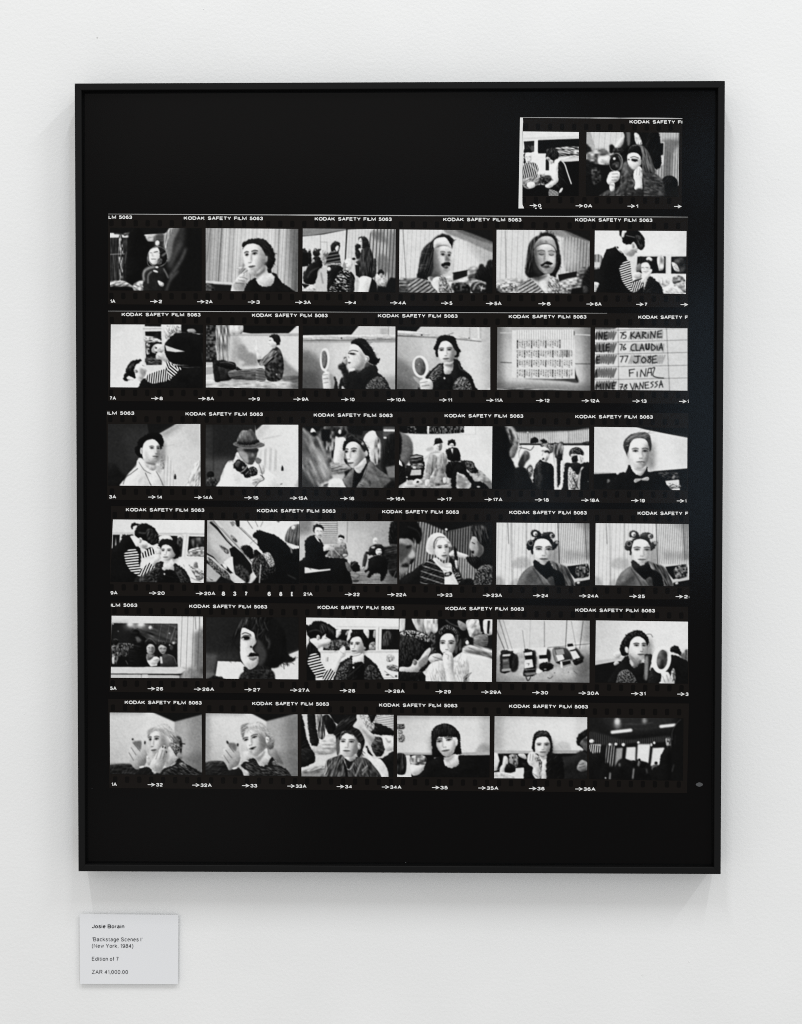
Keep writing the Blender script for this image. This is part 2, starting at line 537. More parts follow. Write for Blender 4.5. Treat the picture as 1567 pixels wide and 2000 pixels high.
# ---- strip 0
PIC('0', 0, [(135, 198), (597, 203), (595, 731), (130, 730)], 'printed exposure of a seated woman in a striped jacket being made up', '''
F 18
p 222 2 120,190 610,190 610,258 250,268 120,278
p 205 2 120,250 610,232 610,256 120,276
p 228 2 120,270 260,262 260,380 330,380 420,500 390,600 330,640 120,640
p 30 2 140,280 228,275 226,365 200,372 150,350
p 120/.6 3 200,316 226,316 226,362 200,362
p 16 2 258,272 600,258 600,440 330,440 330,368 256,368
p 228 1 234,268 256,266 256,384 234,384
T 110 130 26,9 10 2 400,335 600,330 600,440 440,440 420,400
T 170 90 30,8 -10 2 430,410 600,400 600,436 450,450
p 205 2 430,430 598,412 598,440 455,452
l 190 2 1 455,450 590,436
p 12 2 450,452 598,442 598,740 400,740 450,600
p 30 2 322,430 350,430 350,520 322,520
T 34 40 5,26 20 3 330,345 375,332 412,350 432,395 405,440 370,436 360,415 340,440 322,410 328,370
P 190 3 334,410 352,412 366,432 388,438 380,462 362,468 340,436 322,412
P 60/.7 4 340,418 356,424 352,440 336,432
P 222 2 395,440 430,424 455,428 440,470 426,540 428,610 395,640 372,610 385,520
P 14 2 432,450 452,440 480,468 510,560 535,632 520,690 420,705 395,650 428,608 428,500
L 215 10 2 455,440 480,470 500,530 520,590 534,630
P 225 2 330,622 372,600 410,618 360,665 318,655
S 24 225 11 .5 70 2 350,680 380,680 425,700 420,722 352,722
P 220 2 430,700 448,670 466,662 455,695 425,712
L 120 14 3 310,600 350,590 380,600
P 26 3 150,325 175,316 198,330 206,362 196,376 160,376 142,372
L 200 2 1 178,316 196,334 204,356
P 226 2 150,384 176,370 202,382 206,420 196,452 172,468 152,440
P 26 2 140,390 156,372 150,410 156,450 142,470
l 40 4 2 154,410 168,407
l 40 4 2 184,407 198,409
l 90 4 2 170,446 188,447
L 110 4 3 176,412 172,432
S 205 30 15 .5 12 3 138,480 190,455 240,462 262,510 255,590 200,610 138,600
L 200 8 3 190,470 240,515 285,555
P 214 3 250,535 290,530 322,545 300,566 262,560
T 130 60 20,9 -30 3 138,600 200,575 270,580 276,625 220,655 140,650
P 225 3 170,625 205,612 235,632 228,665 190,670 168,650
L 210 8 3 140,650 170,668 196,672
p 12 3 120,684 200,672 290,640 330,690 350,740 120,740
L 14 10 3 282,560 280,660
T 60 50 14,12 0 4 270,580 350,560 370,600 310,640
''')
PIC('0', 0, [(661, 203), (1427, 209), (1420, 736), (655, 729)], 'printed exposure of a woman in a hooded cardigan holding a hand mirror', '''
F 20
S 205 165 46 .12 4 4 640,190 1000,190 960,330 850,400 740,420 700,330 640,330
p 198/.4 6 640,190 1000,190 960,330 720,420
S 165 95 22 .2 2 3 1230,195 1440,195 1430,620 1200,620
p 185/.6 4 1230,195 1400,195 1400,400 1230,300
P 90/.7 10 1280,290 1340,260 1420,280 1400,340 1370,420 1355,640 1300,620 1300,420
p 200 3 1240,400 1300,400 1296,470 1230,510
p 175 2 1280,283 1306,283 1304,400 1280,402
l 50 2 1 1288,290 1298,392
p 165 3 655,210 690,210 730,320 725,420 700,450 655,430
P 30 4 655,300 690,330 730,420 700,470 660,470
L 190 7 3 690,310 722,330 732,400
T 120 90 30,16 0 6 655,400 760,340 850,380 850,460 760,470 660,460
T 200 40 24,18 0 5 760,410 850,400 850,470 770,475
P 70/.7 10 770,350 810,345 830,390 780,400
p 20 4 655,460 850,480 850,740 655,740
P 26 4 655,440 700,450 725,500 715,560 655,570
T 60 50 18,14 0 5 700,520 760,500 780,600 720,640
P 26 3 975,200 1050,200 1062,290 1050,330 960,400 930,400 930,330 965,250
P 120/.8 5 990,210 1020,210 1020,300 1000,310
P 205 4 925,270 960,240 975,215 965,290 935,335 890,335
T 190 60 10,18 10 3 1055,215 1090,220 1120,290 1110,310 1070,300
P 14 3 1185,205 1245,210 1268,250 1275,350 1275,480 1220,500 1160,360 1150,300
p 14 2 1265,296 1296,296 1292,392 1265,392
P 18 4 850,312 890,315 885,370 855,375
T 40 40 14,12 0 4 880,340 960,340 960,400 900,400
E 20 3 1345,630 72,68
p 30/.7 6 1290,660 1427,650 1427,740 1290,740
T 62 40 16,22 30 4 960,470 1010,440 1040,490 1060,560 1050,640 1000,735 760,735 840,680 930,650 940,560
P 150/.5 12 960,470 1000,440 1030,500 1000,560 960,540
T 70 34 12,24 100 4 1120,500 1200,530 1280,590 1306,680 1300,735 1140,735 1130,640
T 62 30 12,30 100 4 1010,540 1060,520 1060,680 1040,735 1000,735
P 90 3 1000,370 1030,318 1080,306 1130,318 1180,380 1215,480 1230,540 1180,575 1130,540 1118,440 1110,370 1060,330
T 84 44 8,60 -15 3 1090,320 1140,330 1185,400 1210,490 1205,540 1140,530 1122,430 1112,360
L 150 4 3 1090,318 1122,370 1130,440
L 150 5 4 1180,400 1196,470 1200,530
P 22 3 1000,370 1030,322 1085,318 1112,350 1116,420 1090,390 1050,372 1010,400
P 226 2 1002,390 1050,372 1095,390 1112,430 1110,470 1080,500 1040,520 1020,500 1008,470 998,440
P 70/.8 5 1000,480 1030,500 1050,530 1030,560 1000,520
E 90/.7 4 1058,436 32,14 8
P 18 2 1030,430 1056,424 1086,436 1064,446 1042,444
L 30 7 2 1024,414 1054,406 1090,418
E 40/.8 3 1010,430 8,7
L 120 4 3 1018,470 1012,490 1030,494
L 70 7 3 1016,520 1050,512
P 130/.5 6 1090,440 1112,430 1108,480
P 224 2 1076,500 1096,484 1114,500 1125,540 1120,600 1120,680 1060,678 1062,620 1048,570 1056,520
L 120 3 2 1080,500 1072,560
L 120 3 2 1100,500 1098,560
L 60 7 3 1112,520 1142,575
P 46 4 1064,680 1120,676 1126,740 1050,740
L 170 6 4 1036,600 1056,620 1040,650
E 150 2 905,455 56,78 8
E 20 2 900,450 50,70 8
L 120 10 4 925,400 945,450 940,510
E 235 2 890,423 11,11
T 60 60 20,22 0 5 870,470 930,450 925,510 880,510
P 228 2 832,580 850,540 880,528 930,530 936,570 925,600 890,625 850,640 826,612
P 225 2 850,640 890,625 890,680 858,690
L 90 4 2 870,550 920,548
L 90 4 2 868,576 922,574
L 90 4 2 866,600 908,600
L 60 6 3 850,640 886,640
''')
# ---- strip 1
PIC('1a', 1, [(60, 136), (760, 140), (760, 620), (60, 614)], 'printed exposure of a hand holding a round mirror with a face in it', '''
F 20
p 60 4 50,190 130,190 130,560 50,560
T 50 30 60,4 90 4 60,200 200,200 190,540 60,540
p 225 3 55,176 90,176 90,186 230,196 230,210 60,212
p 200 3 300,200 470,170 470,240 340,240
T 190 50 50,6 -8 3 310,190 480,170 480,235 320,235
p 22 3 50,128 530,128 480,180 300,190 60,172
T 80 70 14,8 -20 2 160,180 200,170 280,140 290,150 200,190 170,200
P 60/.8 6 400,200 470,180 470,290 400,290
P 14 5 205,175 260,140 300,150 340,230 370,330 380,420 330,450 320,560 190,560 190,380 195,300
l 30 8 3 138,200 146,550
T 100 110 7,24 0 2 126,220 156,220 158,540 132,550
l 180 4 2 60,340 170,336
l 120 4 2 84,340 102,570
l 120 4 2 185,320 172,410
P 170 5 136,540 200,560 250,600 130,560
T 160 80 24,8 -20 4 60,550 160,545 200,580 60,585
T 150 80 20,10 20 4 240,570 320,540 350,610 250,615
p 14 4 50,590 230,596 240,625 50,625
E 230 3 422,254 16,20
L 150 3 2 408,200 406,280
P 150/.8 6 480,200 510,160 560,140 590,145 545,240 530,340 500,400 470,290
T 150 80 6,60 10 3 478,200 530,140 560,140 500,240 500,320 480,290
P 95/.5 16 545,150 640,140 620,260 560,360 520,460 500,420 520,300
L 130/.5 26 14 600,260 560,340 520,430
L 165/.6 20 9 640,300 610,370 560,450 510,520
L 120/.4 30 12 520,160 530,250 500,380
p 18 12 640,130 770,130 770,630 560,630 620,450 660,300
O 150 4 1 424,358 74,76
P 20 3 430,290 470,290 496,340 490,400 450,420 420,380
P 230 2 362,312 400,290 428,292 440,330 436,380 415,415 385,416 358,380
T 90 30 12,12 0 3 430,370 460,380 450,415 420,415
L 25 7 2 396,324 424,318
L 40 5 2 366,328 380,328
L 120 5 3 388,330 380,350 394,352
L 50 6 2 376,376 408,376
L 120 14 3 460,350 500,320
O 170 3 1 424,358 76,78
L 180 4 2 345,360 352,420 400,440
P 36 3 320,450 370,430 430,430 480,450 510,520 480,600 470,620 330,620 312,540
L 190 12 5 318,540 316,480 350,448 400,436
L 150 8 4 350,560 352,500 380,470
E 230 2 418,438 12,7
E 225 2 408,470 20,8 20
T 200 40 8,8 0 2 425,540 470,560 465,585 440,580
L 150 8 3 470,450 492,490 505,520
L 120/.8 14 8 490,620 520,540 580,470
''')
PIC('1a', 1, [(792, 140), (1500, 146), (1497, 626), (792, 619)], 'printed exposure of a dark haired woman smoking a cigarette', '''
G 190 800,300 205 1500,300
S 196 150 29 .16 3 3 780,130 1510,130 1510,640 780,640
S 120/.25 196/.25 87 .35 3 6 780,130 1510,130 1510,640 780,640
p 110/.35 30 780,130 900,130 880,640 780,640
l 60 6 2 914,140 888,550
l 90 4 2 828,140 800,400
l 110 4 2 1352,150 1340,540
p 100/.5 10 1450,140 1510,140 1510,640 1440,640
p 205 3 790,540 1000,556 1000,575 790,562
p 32 4 790,562 1010,576 1010,630 790,630
T 60 50 20,14 0 5 790,570 850,570 850,620 790,620
p 40/.35 20 1420,140 1510,140 1510,640 1440,640
p 236/.35 24 1040,130 1300,130 1340,400 1300,480 1040,420
P 26 3 1066,262 1100,236 1150,220 1210,218 1262,240 1300,290 1322,345 1316,410 1290,455 1262,470 1240,440 1180,320 1120,280 1080,290 1090,310 1078,300
P 224 2 1080,300 1110,266 1160,258 1205,275 1235,320 1252,356 1266,352 1262,395 1245,400 1240,420 1230,450 1185,484 1140,492 1115,470 1105,440 1086,400 1078,340
P 226 2 1190,470 1245,420 1278,470 1316,520 1290,580 1220,586 1175,540 1168,500
P 120/.6 6 1168,494 1220,470 1245,440 1240,470 1200,520 1180,540
P 26 3 1270,440 1298,470 1284,484 1262,474
P 70/.6 6 1166,494 1200,482 1236,450 1246,462 1216,492 1180,510
P 170/.5 8 1235,330 1262,360 1258,400 1235,450 1190,482 1230,420
M 224 1146,350 84,138 -9 -0.6 -1 0.95 0
L 236 7 1 1036,444 1070,440 1112,434
l 60 3 1 1030,447 1044,444
P 190 2 1112,455 1085,470 1060,490 1040,510 1020,540 1000,560 990,590 990,620 1080,620 1100,570 1118,530 1112,510 1070,506 1100,480
L 130 12 3 1082,420 1072,450 1050,480
L 60 5 2 1094,450 1060,486
L 60 4 2 1114,462 1080,486
P 110/.5 6 1000,570 1030,545 1090,560 1080,610 1010,610
L 90 4 2 1050,515 1080,516 1110,530
L 90 4 2 1040,535 1090,545
L 90 4 2 1020,560 1085,565
P 18 3 1080,622 1110,560 1170,520 1180,545 1210,580 1255,586 1300,570 1318,515 1290,480 1330,490 1370,550 1440,600 1480,640 1076,640
H 66/.7 14 40 70 30 1215,236 1280,280 1312,350 1296,430
H 20 12 20 60 90 1262,240 1322,340 1312,430
L 190/.5 3 2 1296,500 1314,520 1300,560
''')
PIC('1b', 1, [(46, 142), (756, 148), (754, 630), (42, 622)], 'printed exposure of a standing crowd with a long haired man in front', '''
F 210
S 200 165 24 .12 2 3 30,140 770,140 770,640 30,640
p 215/.7 20 40,200 380,160 380,460 40,420
p 40 3 30,130 770,130 770,148 390,150 200,188 30,206
p 130 2 40,130 380,144 380,152 200,182 110,196 40,200
l 70 3 2 180,190 182,310
l 130 3 2 182,246 232,246 232,310
p 30 2 380,146 390,146 374,400 366,400
S 170 90 26 .3 3 3 560,180 760,150 760,560 600,560
P 100/.7 8 620,360 650,340 690,360 710,420 700,480 640,470 616,420
p 90/.6 10 560,170 660,160 700,260 600,230
p 90/.5 12 700,170 760,160 760,520 700,520
P 30 3 46,320 56,290 76,310 86,330 96,296 112,330 110,420 88,420 86,400 72,425 44,430
P 40 3 124,320 140,292 160,300 182,300 184,340 150,360 124,345
p 20 3 40,330 50,430 90,430 84,330
E 170 2 98,306 6,8
E 160 2 140,305 6,8
T 150 50 10,18 30 3 175,315 240,320 235,400 205,420
P 24 3 50,490 90,430 120,400 120,370 150,350 180,370 196,410 185,470 150,530 130,570 60,560
P 170 3 118,400 124,380 132,372 138,400
L 110 5 3 80,520 110,470 170,440
P 36 3 264,290 262,268 290,238 330,256 326,300 316,330 290,310 272,316
P 205 2 298,282 318,270 322,300 308,322 296,304
E 30 2 272,300 12,20
S 30 95 26 .45 80 3 240,345 270,315 320,330 334,380 328,420 230,420
T 150 50 10,8 0 2 226,415 330,405 330,425 240,430
P 24 3 240,430 340,430 350,470 290,560 270,612 230,612 234,520
p 190 3 150,540 180,450 230,440 230,610 140,600
P 190/.8 3 160,470 220,450 226,600 170,600
L 90 6 4 185,480 200,560
E 225 2 246,452 14,16
P 220 2 362,400 380,374 410,376 426,410 415,450 385,468 368,440
P 120/.8 3 364,395 350,430 372,460 380,430 372,410
P 205 2 380,376 416,380 428,420 416,430 404,400
l 40 4 2 374,412 388,410
l 60 4 2 376,440 392,440
T 60 150 13,8 12 2 330,470 400,465 440,510 440,560 420,625 240,620 280,560
T 36 26 10,5 12 2 410,480 442,520 440,560 425,620 400,620
P 34 3 470,220 490,203 530,208 550,240 556,285 530,300 500,295 490,250
P 210 2 476,230 490,212 500,240 500,290 490,292 478,268
l 40 3 2 480,242 492,240
l 40 4 2 480,272 494,270
P 34 3 448,275 460,258 482,264 488,290 470,300 490,330 480,380 450,365 446,320
T 54 34 8,40 0 3 500,300 556,286 584,360 590,440 585,520 480,520 484,440 450,400 476,380 490,330
L 140 9 3 430,372 450,380 480,375
E 22 2 436,374 13,9
p 30 3 446,420 482,420 482,520 452,500
P 205 3 484,515 570,520 590,580 560,626 480,626
p 22 3 575,520 612,560 615,628 545,628
P 40/.9 3 590,380 606,390 606,500 590,500
T 190 40 14,10 0 4 604,500 650,490 690,530 680,580 620,575
P 24 3 618,480 640,452 666,470 664,500 640,490 630,505
P 150 3 634,490 656,485 656,515 640,520
p 22 4 690,560 715,515 756,525 756,632 600,632 620,580 680,590
T 200 40 12,8 0 3 46,575 130,580 128,622 46,622
p 20 2 46,560 100,575 60,600
l 160 5 3 440,540 476,545 470,600
''')
PIC('1b', 1, [(786, 150), (1498, 156), (1496, 638), (782, 630)], 'printed exposure of a man with a headband and moustache looking right', '''
F 206
S 208 180 33 .12 3 3 770,140 1510,140 1510,640 770,640
l 90 4 2 812,150 836,520
p 26 5 1180,140 1510,140 1510,270 1400,235 1240,170
S 150/.8 90/.8 9 .5 115 4 1130,150 1200,150 1500,255 1500,330 1300,240 1140,175
p 120/.4 20 1260,230 1510,300 1510,450 1420,420
P 225/.4 30 1200,250 1330,290 1400,420 1240,440
p 120 4 780,540 890,525 930,510 930,640 780,640
T 110 70 26,12 0 5 780,530 900,530 860,600 780,600
p 30 3 1190,480 1308,458 1306,505 1196,545
T 190 60 30,16 0 6 1100,500 1190,480 1200,540 1300,520 1320,560 1250,600 1180,600
T 130 90 16,26 80 6 1310,455 1380,440 1370,560 1320,560
P 20 5 1390,440 1400,410 1430,420 1440,440 1460,400 1480,380 1500,400 1500,560 1400,540 1360,520
p 22 4 1220,600 1330,590 1330,640 1180,640
T 50 60 16,14 0 4 1190,560 1300,560 1320,610 1200,620
E 40 3 1395,600 68,54
L 190 9 3 1350,610 1370,570 1410,550 1450,570
L 160 5 3 1380,600 1440,600
L 230 7 3 1396,580 1420,600 1450,600
L 230 5 2 1420,580 1410,620
p 18 5 1450,540 1500,500 1500,640 1440,640
P 24 4 1030,240 1070,205 1110,182 1160,195 1190,225 1198,262 1180,300 1160,290 1150,250 1090,260 1060,300 1050,400 1030,480 1010,540 950,520 918,515 936,440 950,340 980,280
T 38 40 6,60 15 4 990,280 1050,250 1050,420 1010,530 930,510 950,350
H 24 20 34 60 60 1040,230 1110,184 1180,200 1195,250
H 70/.7 26 90 100 14 1020,260 960,320 1040,330 950,420 1020,420
L 26 4 2 1186,228 1206,232
P 216 2 1052,290 1070,265 1150,255 1180,270 1185,330 1178,380 1185,395 1170,440 1172,460 1150,480 1110,490 1060,470 1046,400
P 60/.75 8 1046,310 1062,300 1066,390 1090,440 1110,480 1080,500 1020,520 1030,440
P 150/.6 8 1060,330 1090,380 1100,430 1150,480 1100,490 1060,450
P 212 2 1046,258 1062,222 1120,208 1150,220 1172,262 1178,290 1120,275 1056,295
L 90 3 2 1054,294 1100,274 1150,272 1178,292
P 236/.5 6 1080,230 1130,222 1150,255 1090,262
M 216 1134,356 67,140 6 0.6 1 0.55 0
P 90/.8 4 1148,330 1156,360 1176,385 1160,395 1140,392 1140,370
P 18 3 1108,418 1130,402 1160,398 1176,412 1166,428 1140,424 1116,436
P 90 3 1128,432 1156,430 1152,448 1132,444
P 210 3 1000,520 1040,510 1070,530 1100,560 1100,630 1060,630 1040,590
P 60/.7 6 1020,500 1090,490 1110,505 1060,540 1020,540
P 205 3 1040,530 1100,520 1100,630 1060,610
T 105 75 20,7 -30 3 830,590 920,530 1010,540 1040,590 1070,632 790,632
S 60/.6 170/.6 26 .5 55 3 880,550 960,530 1040,590 1060,630 860,630
T 130 80 12,9 40 3 1090,520 1130,510 1170,580 1190,630 1100,632
L 60 3 2 1004,546 1040,590 1070,620
p 40/.6 8 780,590 850,580 860,640 780,640
''')
PIC('1c', 1, [(40, 152), (754, 158), (752, 640), (38, 632)], 'printed exposure of the man with a headband and moustache with closed eyes', '''
F 205
S 206 178 42 .12 2 3 30,140 770,140 770,650 30,650
l 100 4 2 106,155 114,520
p 26 5 480,140 770,140 770,250 640,215
S 150/.8 90/.8 9 .5 115 4 420,150 500,150 756,250 756,300 600,230 440,175
S 150 110 24 .3 3 4 560,210 760,290 760,560 600,480 560,440
P 210/.5 26 520,240 640,250 660,420 540,440
T 150 90 20,12 0 5 40,550 240,530 200,630 60,630
p 190/.7 6 40,540 260,510 260,530 40,560
T 150 90 14,10 0 4 40,580 180,560 170,620 60,620
p 24 4 38,590 90,636 38,640
p 30 3 510,495 655,470 655,515 520,555
T 170 70 24,14 0 5 520,550 660,515 690,570 600,600 520,600
T 110 60 14,26 90 5 660,470 720,440 710,570 660,570
P 18 5 720,470 745,420 756,430 756,640 690,640 690,570
E 70 4 715,610 26,30
p 20 4 610,600 700,590 700,640 600,640
T 130 80 14,12 0 4 530,580 610,570 600,630 530,635
P 30 4 360,205 370,180 420,172 470,185 500,220 515,290 530,380 525,440 500,480 490,520 440,500 300,520 262,480 270,420 285,360 285,290 310,240
T 44 50 5,60 8 4 290,260 360,200 340,300 330,420 290,480 262,460
T 34 30 5,50 -5 4 490,220 515,300 530,400 500,480 480,480 496,380
H 24 40 40 100 35 300,250 280,340 270,430 480,230 515,330 525,430 500,470
H 24 16 26 -40 70 370,190 430,176 490,210
L 30 3 2 500,225 520,240
L 30 3 2 262,420 256,450
L 30 3 2 525,430 540,440
P 175 2 330,290 360,262 440,262 490,300 494,370 490,430 465,480 420,494 380,470 345,420 330,350
P 60/.7 9 328,300 350,300 352,390 372,450 400,490 360,500 320,440
P 226/.7 7 440,310 480,320 486,400 470,430 440,400 432,340
P 165 2 322,300 340,250 380,210 430,200 470,215 492,260 498,320 470,280 430,262 380,264 345,280
L 30 5 2 322,308 360,272 430,258 480,285 498,326
P 120/.6 8 330,290 345,245 380,212 390,250 350,285
L 50 5 3 414,236 424,244 416,250
M 200 420,350 92,147 3 0.05 1 0.2 0
P 16 3 380,418 400,404 430,392 464,404 470,420 440,418 410,418 388,432
P 70 3 402,426 446,424 432,442 410,440
P 210 3 370,520 430,490 450,500 446,560 440,630 400,620
P 40/.7 8 320,500 400,496 440,500 380,540 330,540
T 125 70 16,7 -35 3 170,632 220,570 280,520 340,560 380,600 400,640
S 70/.6 185/.6 24 .5 60 3 200,610 280,530 350,570 390,632 220,632
T 135 70 14,8 50 3 440,530 510,530 530,630 440,636
p 24/.6 8 40,600 130,640 40,640
''')
PIC('1c', 1, [(792, 158), (1493, 162), (1488, 643), (787, 628)], 'printed exposure of a stylist in striped sleeves making up a seated model', '''
G 222 1200,160 228 1200,360
p 205/.5 30 1400,150 1500,150 1500,350 1420,350
p 195 2 785,342 850,345 850,362 785,362
S 150 100 26 .3 2 3 785,362 850,362 830,560 785,560
p 200 3 785,400 830,400 826,440 785,440
p 30 3 785,460 830,450 880,300 960,290 1050,380 1120,500 1100,640 820,640 826,560 785,545
T 190 30 8,12 0 3 788,560 822,560 818,626 788,622
p 212 2 1030,345 1500,340 1500,640 1040,640
p 24 2 1118,358 1335,356 1335,486 1110,480
T 190 80 14,40 0 3 1270,362 1320,360 1318,450 1280,460
P 20 3 1130,370 1160,360 1250,380 1270,470 1140,480
P 120 4 1112,420 1150,410 1150,460 1110,470
p 222 1 1336,345 1374,345 1374,510 1336,510
l 160 2 1 1342,356 1342,500
p 24 2 1376,358 1495,356 1492,490 1376,488
T 70 50 26,30 0 5 1400,380 1470,370 1480,470 1410,470
T 200 50 5,8 0 2 1380,400 1420,420 1440,470 1400,460
p 226 2 1080,490 1495,492 1490,640 1100,640
T 200 50 10,16 0 3 1280,530 1350,520 1360,570 1300,590
T 120 70 20,14 -10 3 1385,520 1440,500 1480,530 1480,570 1400,570
T 165 70 16,12 30 3 1400,570 1488,550 1486,630 1420,620
T 200 40 20,10 30 3 1320,600 1420,590 1470,636 1330,640
P 24 2 1145,420 1150,396 1180,380 1220,384 1236,420 1228,460 1216,480 1210,430 1190,400 1165,402
P 222 2 1180,385 1200,358 1230,370 1228,396 1205,382
P 225 2 1146,420 1165,402 1195,404 1215,430 1216,470 1190,492 1160,494 1148,460
l 30 5 2 1148,442 1164,440
l 30 5 2 1180,440 1200,442
l 90 4 2 1160,472 1180,472
L 110 3 2 1170,440 1168,458
P 214 2 1160,500 1200,490 1216,510 1190,560 1160,636 1150,640
P 20 2 1200,520 1222,508 1260,540 1300,580 1306,645 1160,645 1180,580
P 24 2 1095,540 1150,520 1165,560 1155,640 1060,640 1080,560
P 16 3 830,455 850,380 880,320 930,285 965,282 1000,320 1040,380 1060,440 1080,560 1080,640 815,640 826,560
L 220 6 2 955,284 975,310 1000,330
P 220 2 965,300 1000,270 1010,230 1060,240 1080,250 1130,280 1120,305 1116,320 1105,330 1090,350 1070,360 1050,345 1030,350 1000,320
P 120/.6 5 1030,345 1050,320 1085,300 1100,320 1080,350 1060,358
P 20 2 980,190 985,160 1000,158 1010,190 1050,160 1100,155 1140,175 1170,220 1172,280 1150,305 1128,300 1110,270 1090,245 1060,265 1010,255 1002,215
P 225 2 1000,170 1020,160 1018,200 1004,215 996,200
L 160 4 2 1030,195 1080,206 1100,210
T 40 40 6,30 -20 3 1100,200 1150,200 1170,250 1160,300 1120,290
E 170 2 1085,272 14,22
L 70 4 2 1082,262 1088,280
L 40 5 2 1130,290 1118,292
L 90 5 2 1105,318 1114,326
S 26 228 17 .5 72 2 985,480 978,450 1000,410 1030,388 1060,395 1066,440 1080,540 1140,540 1160,570 1130,610 1080,630 1040,600 1000,540
s 26 228 15 .5 18 2 1070,560 1140,535 1165,575 1120,615 1075,628
P 224 2 1138,540 1170,510 1190,480 1220,450 1232,460 1220,490 1190,520 1160,556
P 190 3 1080,490 1120,474 1150,490 1140,525 1100,525
L 110 3 2 1190,470 1210,470
''')
# ---- strip 2
PIC('2a', 2, [(66, 132), (768, 134), (768, 618), (62, 612)], 'printed exposure turned sideways of a stylist making up a reclining model', '''
G 214 60,200 226 330,400
p 200/.6 12 60,130 200,130 160,180 60,200
p 205 1 310,130 330,130 330,460 320,460
p 214 1 326,150 460,150 460,460 326,460
l 90 3 1 312,166 460,164
p 20 2 326,128 450,128 450,148 326,146
p 22 2 328,186 452,184 452,232 330,218
P 24 3 352,350 350,300 378,258 410,200 440,210 462,262 470,290 400,300 380,360
T 160 90 14,8 0 3 330,225 400,235 450,250 450,275 330,270
p 14 2 330,272 452,272 456,440 338,442
T 120 90 12,12 0 3 334,280 370,290 360,360 334,350
T 70 60 16,10 0 3 340,380 450,390 450,440 340,436
p 215 1 454,150 475,150 478,440 458,440
p 215 1 335,446 480,442 480,470 430,490 340,480
T 180 70 8,10 0 2 478,150 560,140 600,150 600,190 540,200 490,250
p 20 3 604,128 775,128 775,210 604,190
P 150 3 650,170 700,165 720,190 690,200 655,190
p 215 2 690,200 770,206 770,222 730,220
P 16 3 478,285 500,250 540,210 590,192 660,190 720,205 775,225 775,440 640,445 540,430 500,400 480,350
p 205 3 480,290 560,318 636,339 560,344 492,334
p 14 2 560,446 780,440 780,630 540,630
L 200 3 1 610,456 660,462 700,460 745,460
P 16 3 290,590 300,560 340,540 380,580 440,570 520,540 570,490 640,470 780,470 780,640 300,640
L 90 3 2 764,350 770,430
P 24 2 366,340 360,310 380,280 410,264 440,272 460,285 420,290 380,320 376,350
P 214 2 376,326 396,290 440,280 468,292 476,322 462,346 430,356 400,352 382,344
P 110/.6 5 376,330 396,300 400,340 388,350
E 30 2 412,312 8,7
E 30 2 414,346 8,6
L 40 4 2 398,306 408,298
L 60 4 2 400,346 404,338
L 130 4 2 424,330 440,318 446,328
L 70 4 2 442,338 452,342
P 186 2 410,366 430,346 460,352 478,362 500,395 510,415 490,430 470,412 440,400 415,398
L 120 3 2 424,368 450,388
S 22 228 18 .5 -22 2 490,440 500,415 530,430 580,455 606,462 600,480 560,490 540,530 510,560 490,500
s 24 228 17 .5 6 2 332,550 350,515 420,490 490,470 520,520 540,535 480,570 380,582 345,570
S 22 228 20 .5 -50 2 500,500 520,440 560,460 580,490 540,530
P 18 2 180,480 200,440 240,405 290,398 300,410 284,430 300,445 270,440 262,465 240,480 256,510 250,545 210,530 185,520
P 18 2 160,550 170,510 190,500 196,530 210,555 180,566
P 226 2 184,540 205,530 245,545 230,560 200,556
P 216 2 258,440 290,430 310,448 335,470 344,490 330,500 334,515 300,560 290,570 262,540 252,510 248,475
P 110/.6 6 290,470 330,480 330,510 296,520
E 150 2 258,490 16,14 20
L 60 4 2 250,480 266,488 262,496
L 40 4 2 306,444 318,450
T 60 40 8,20 20 3 190,480 230,430 250,430 220,480
''')
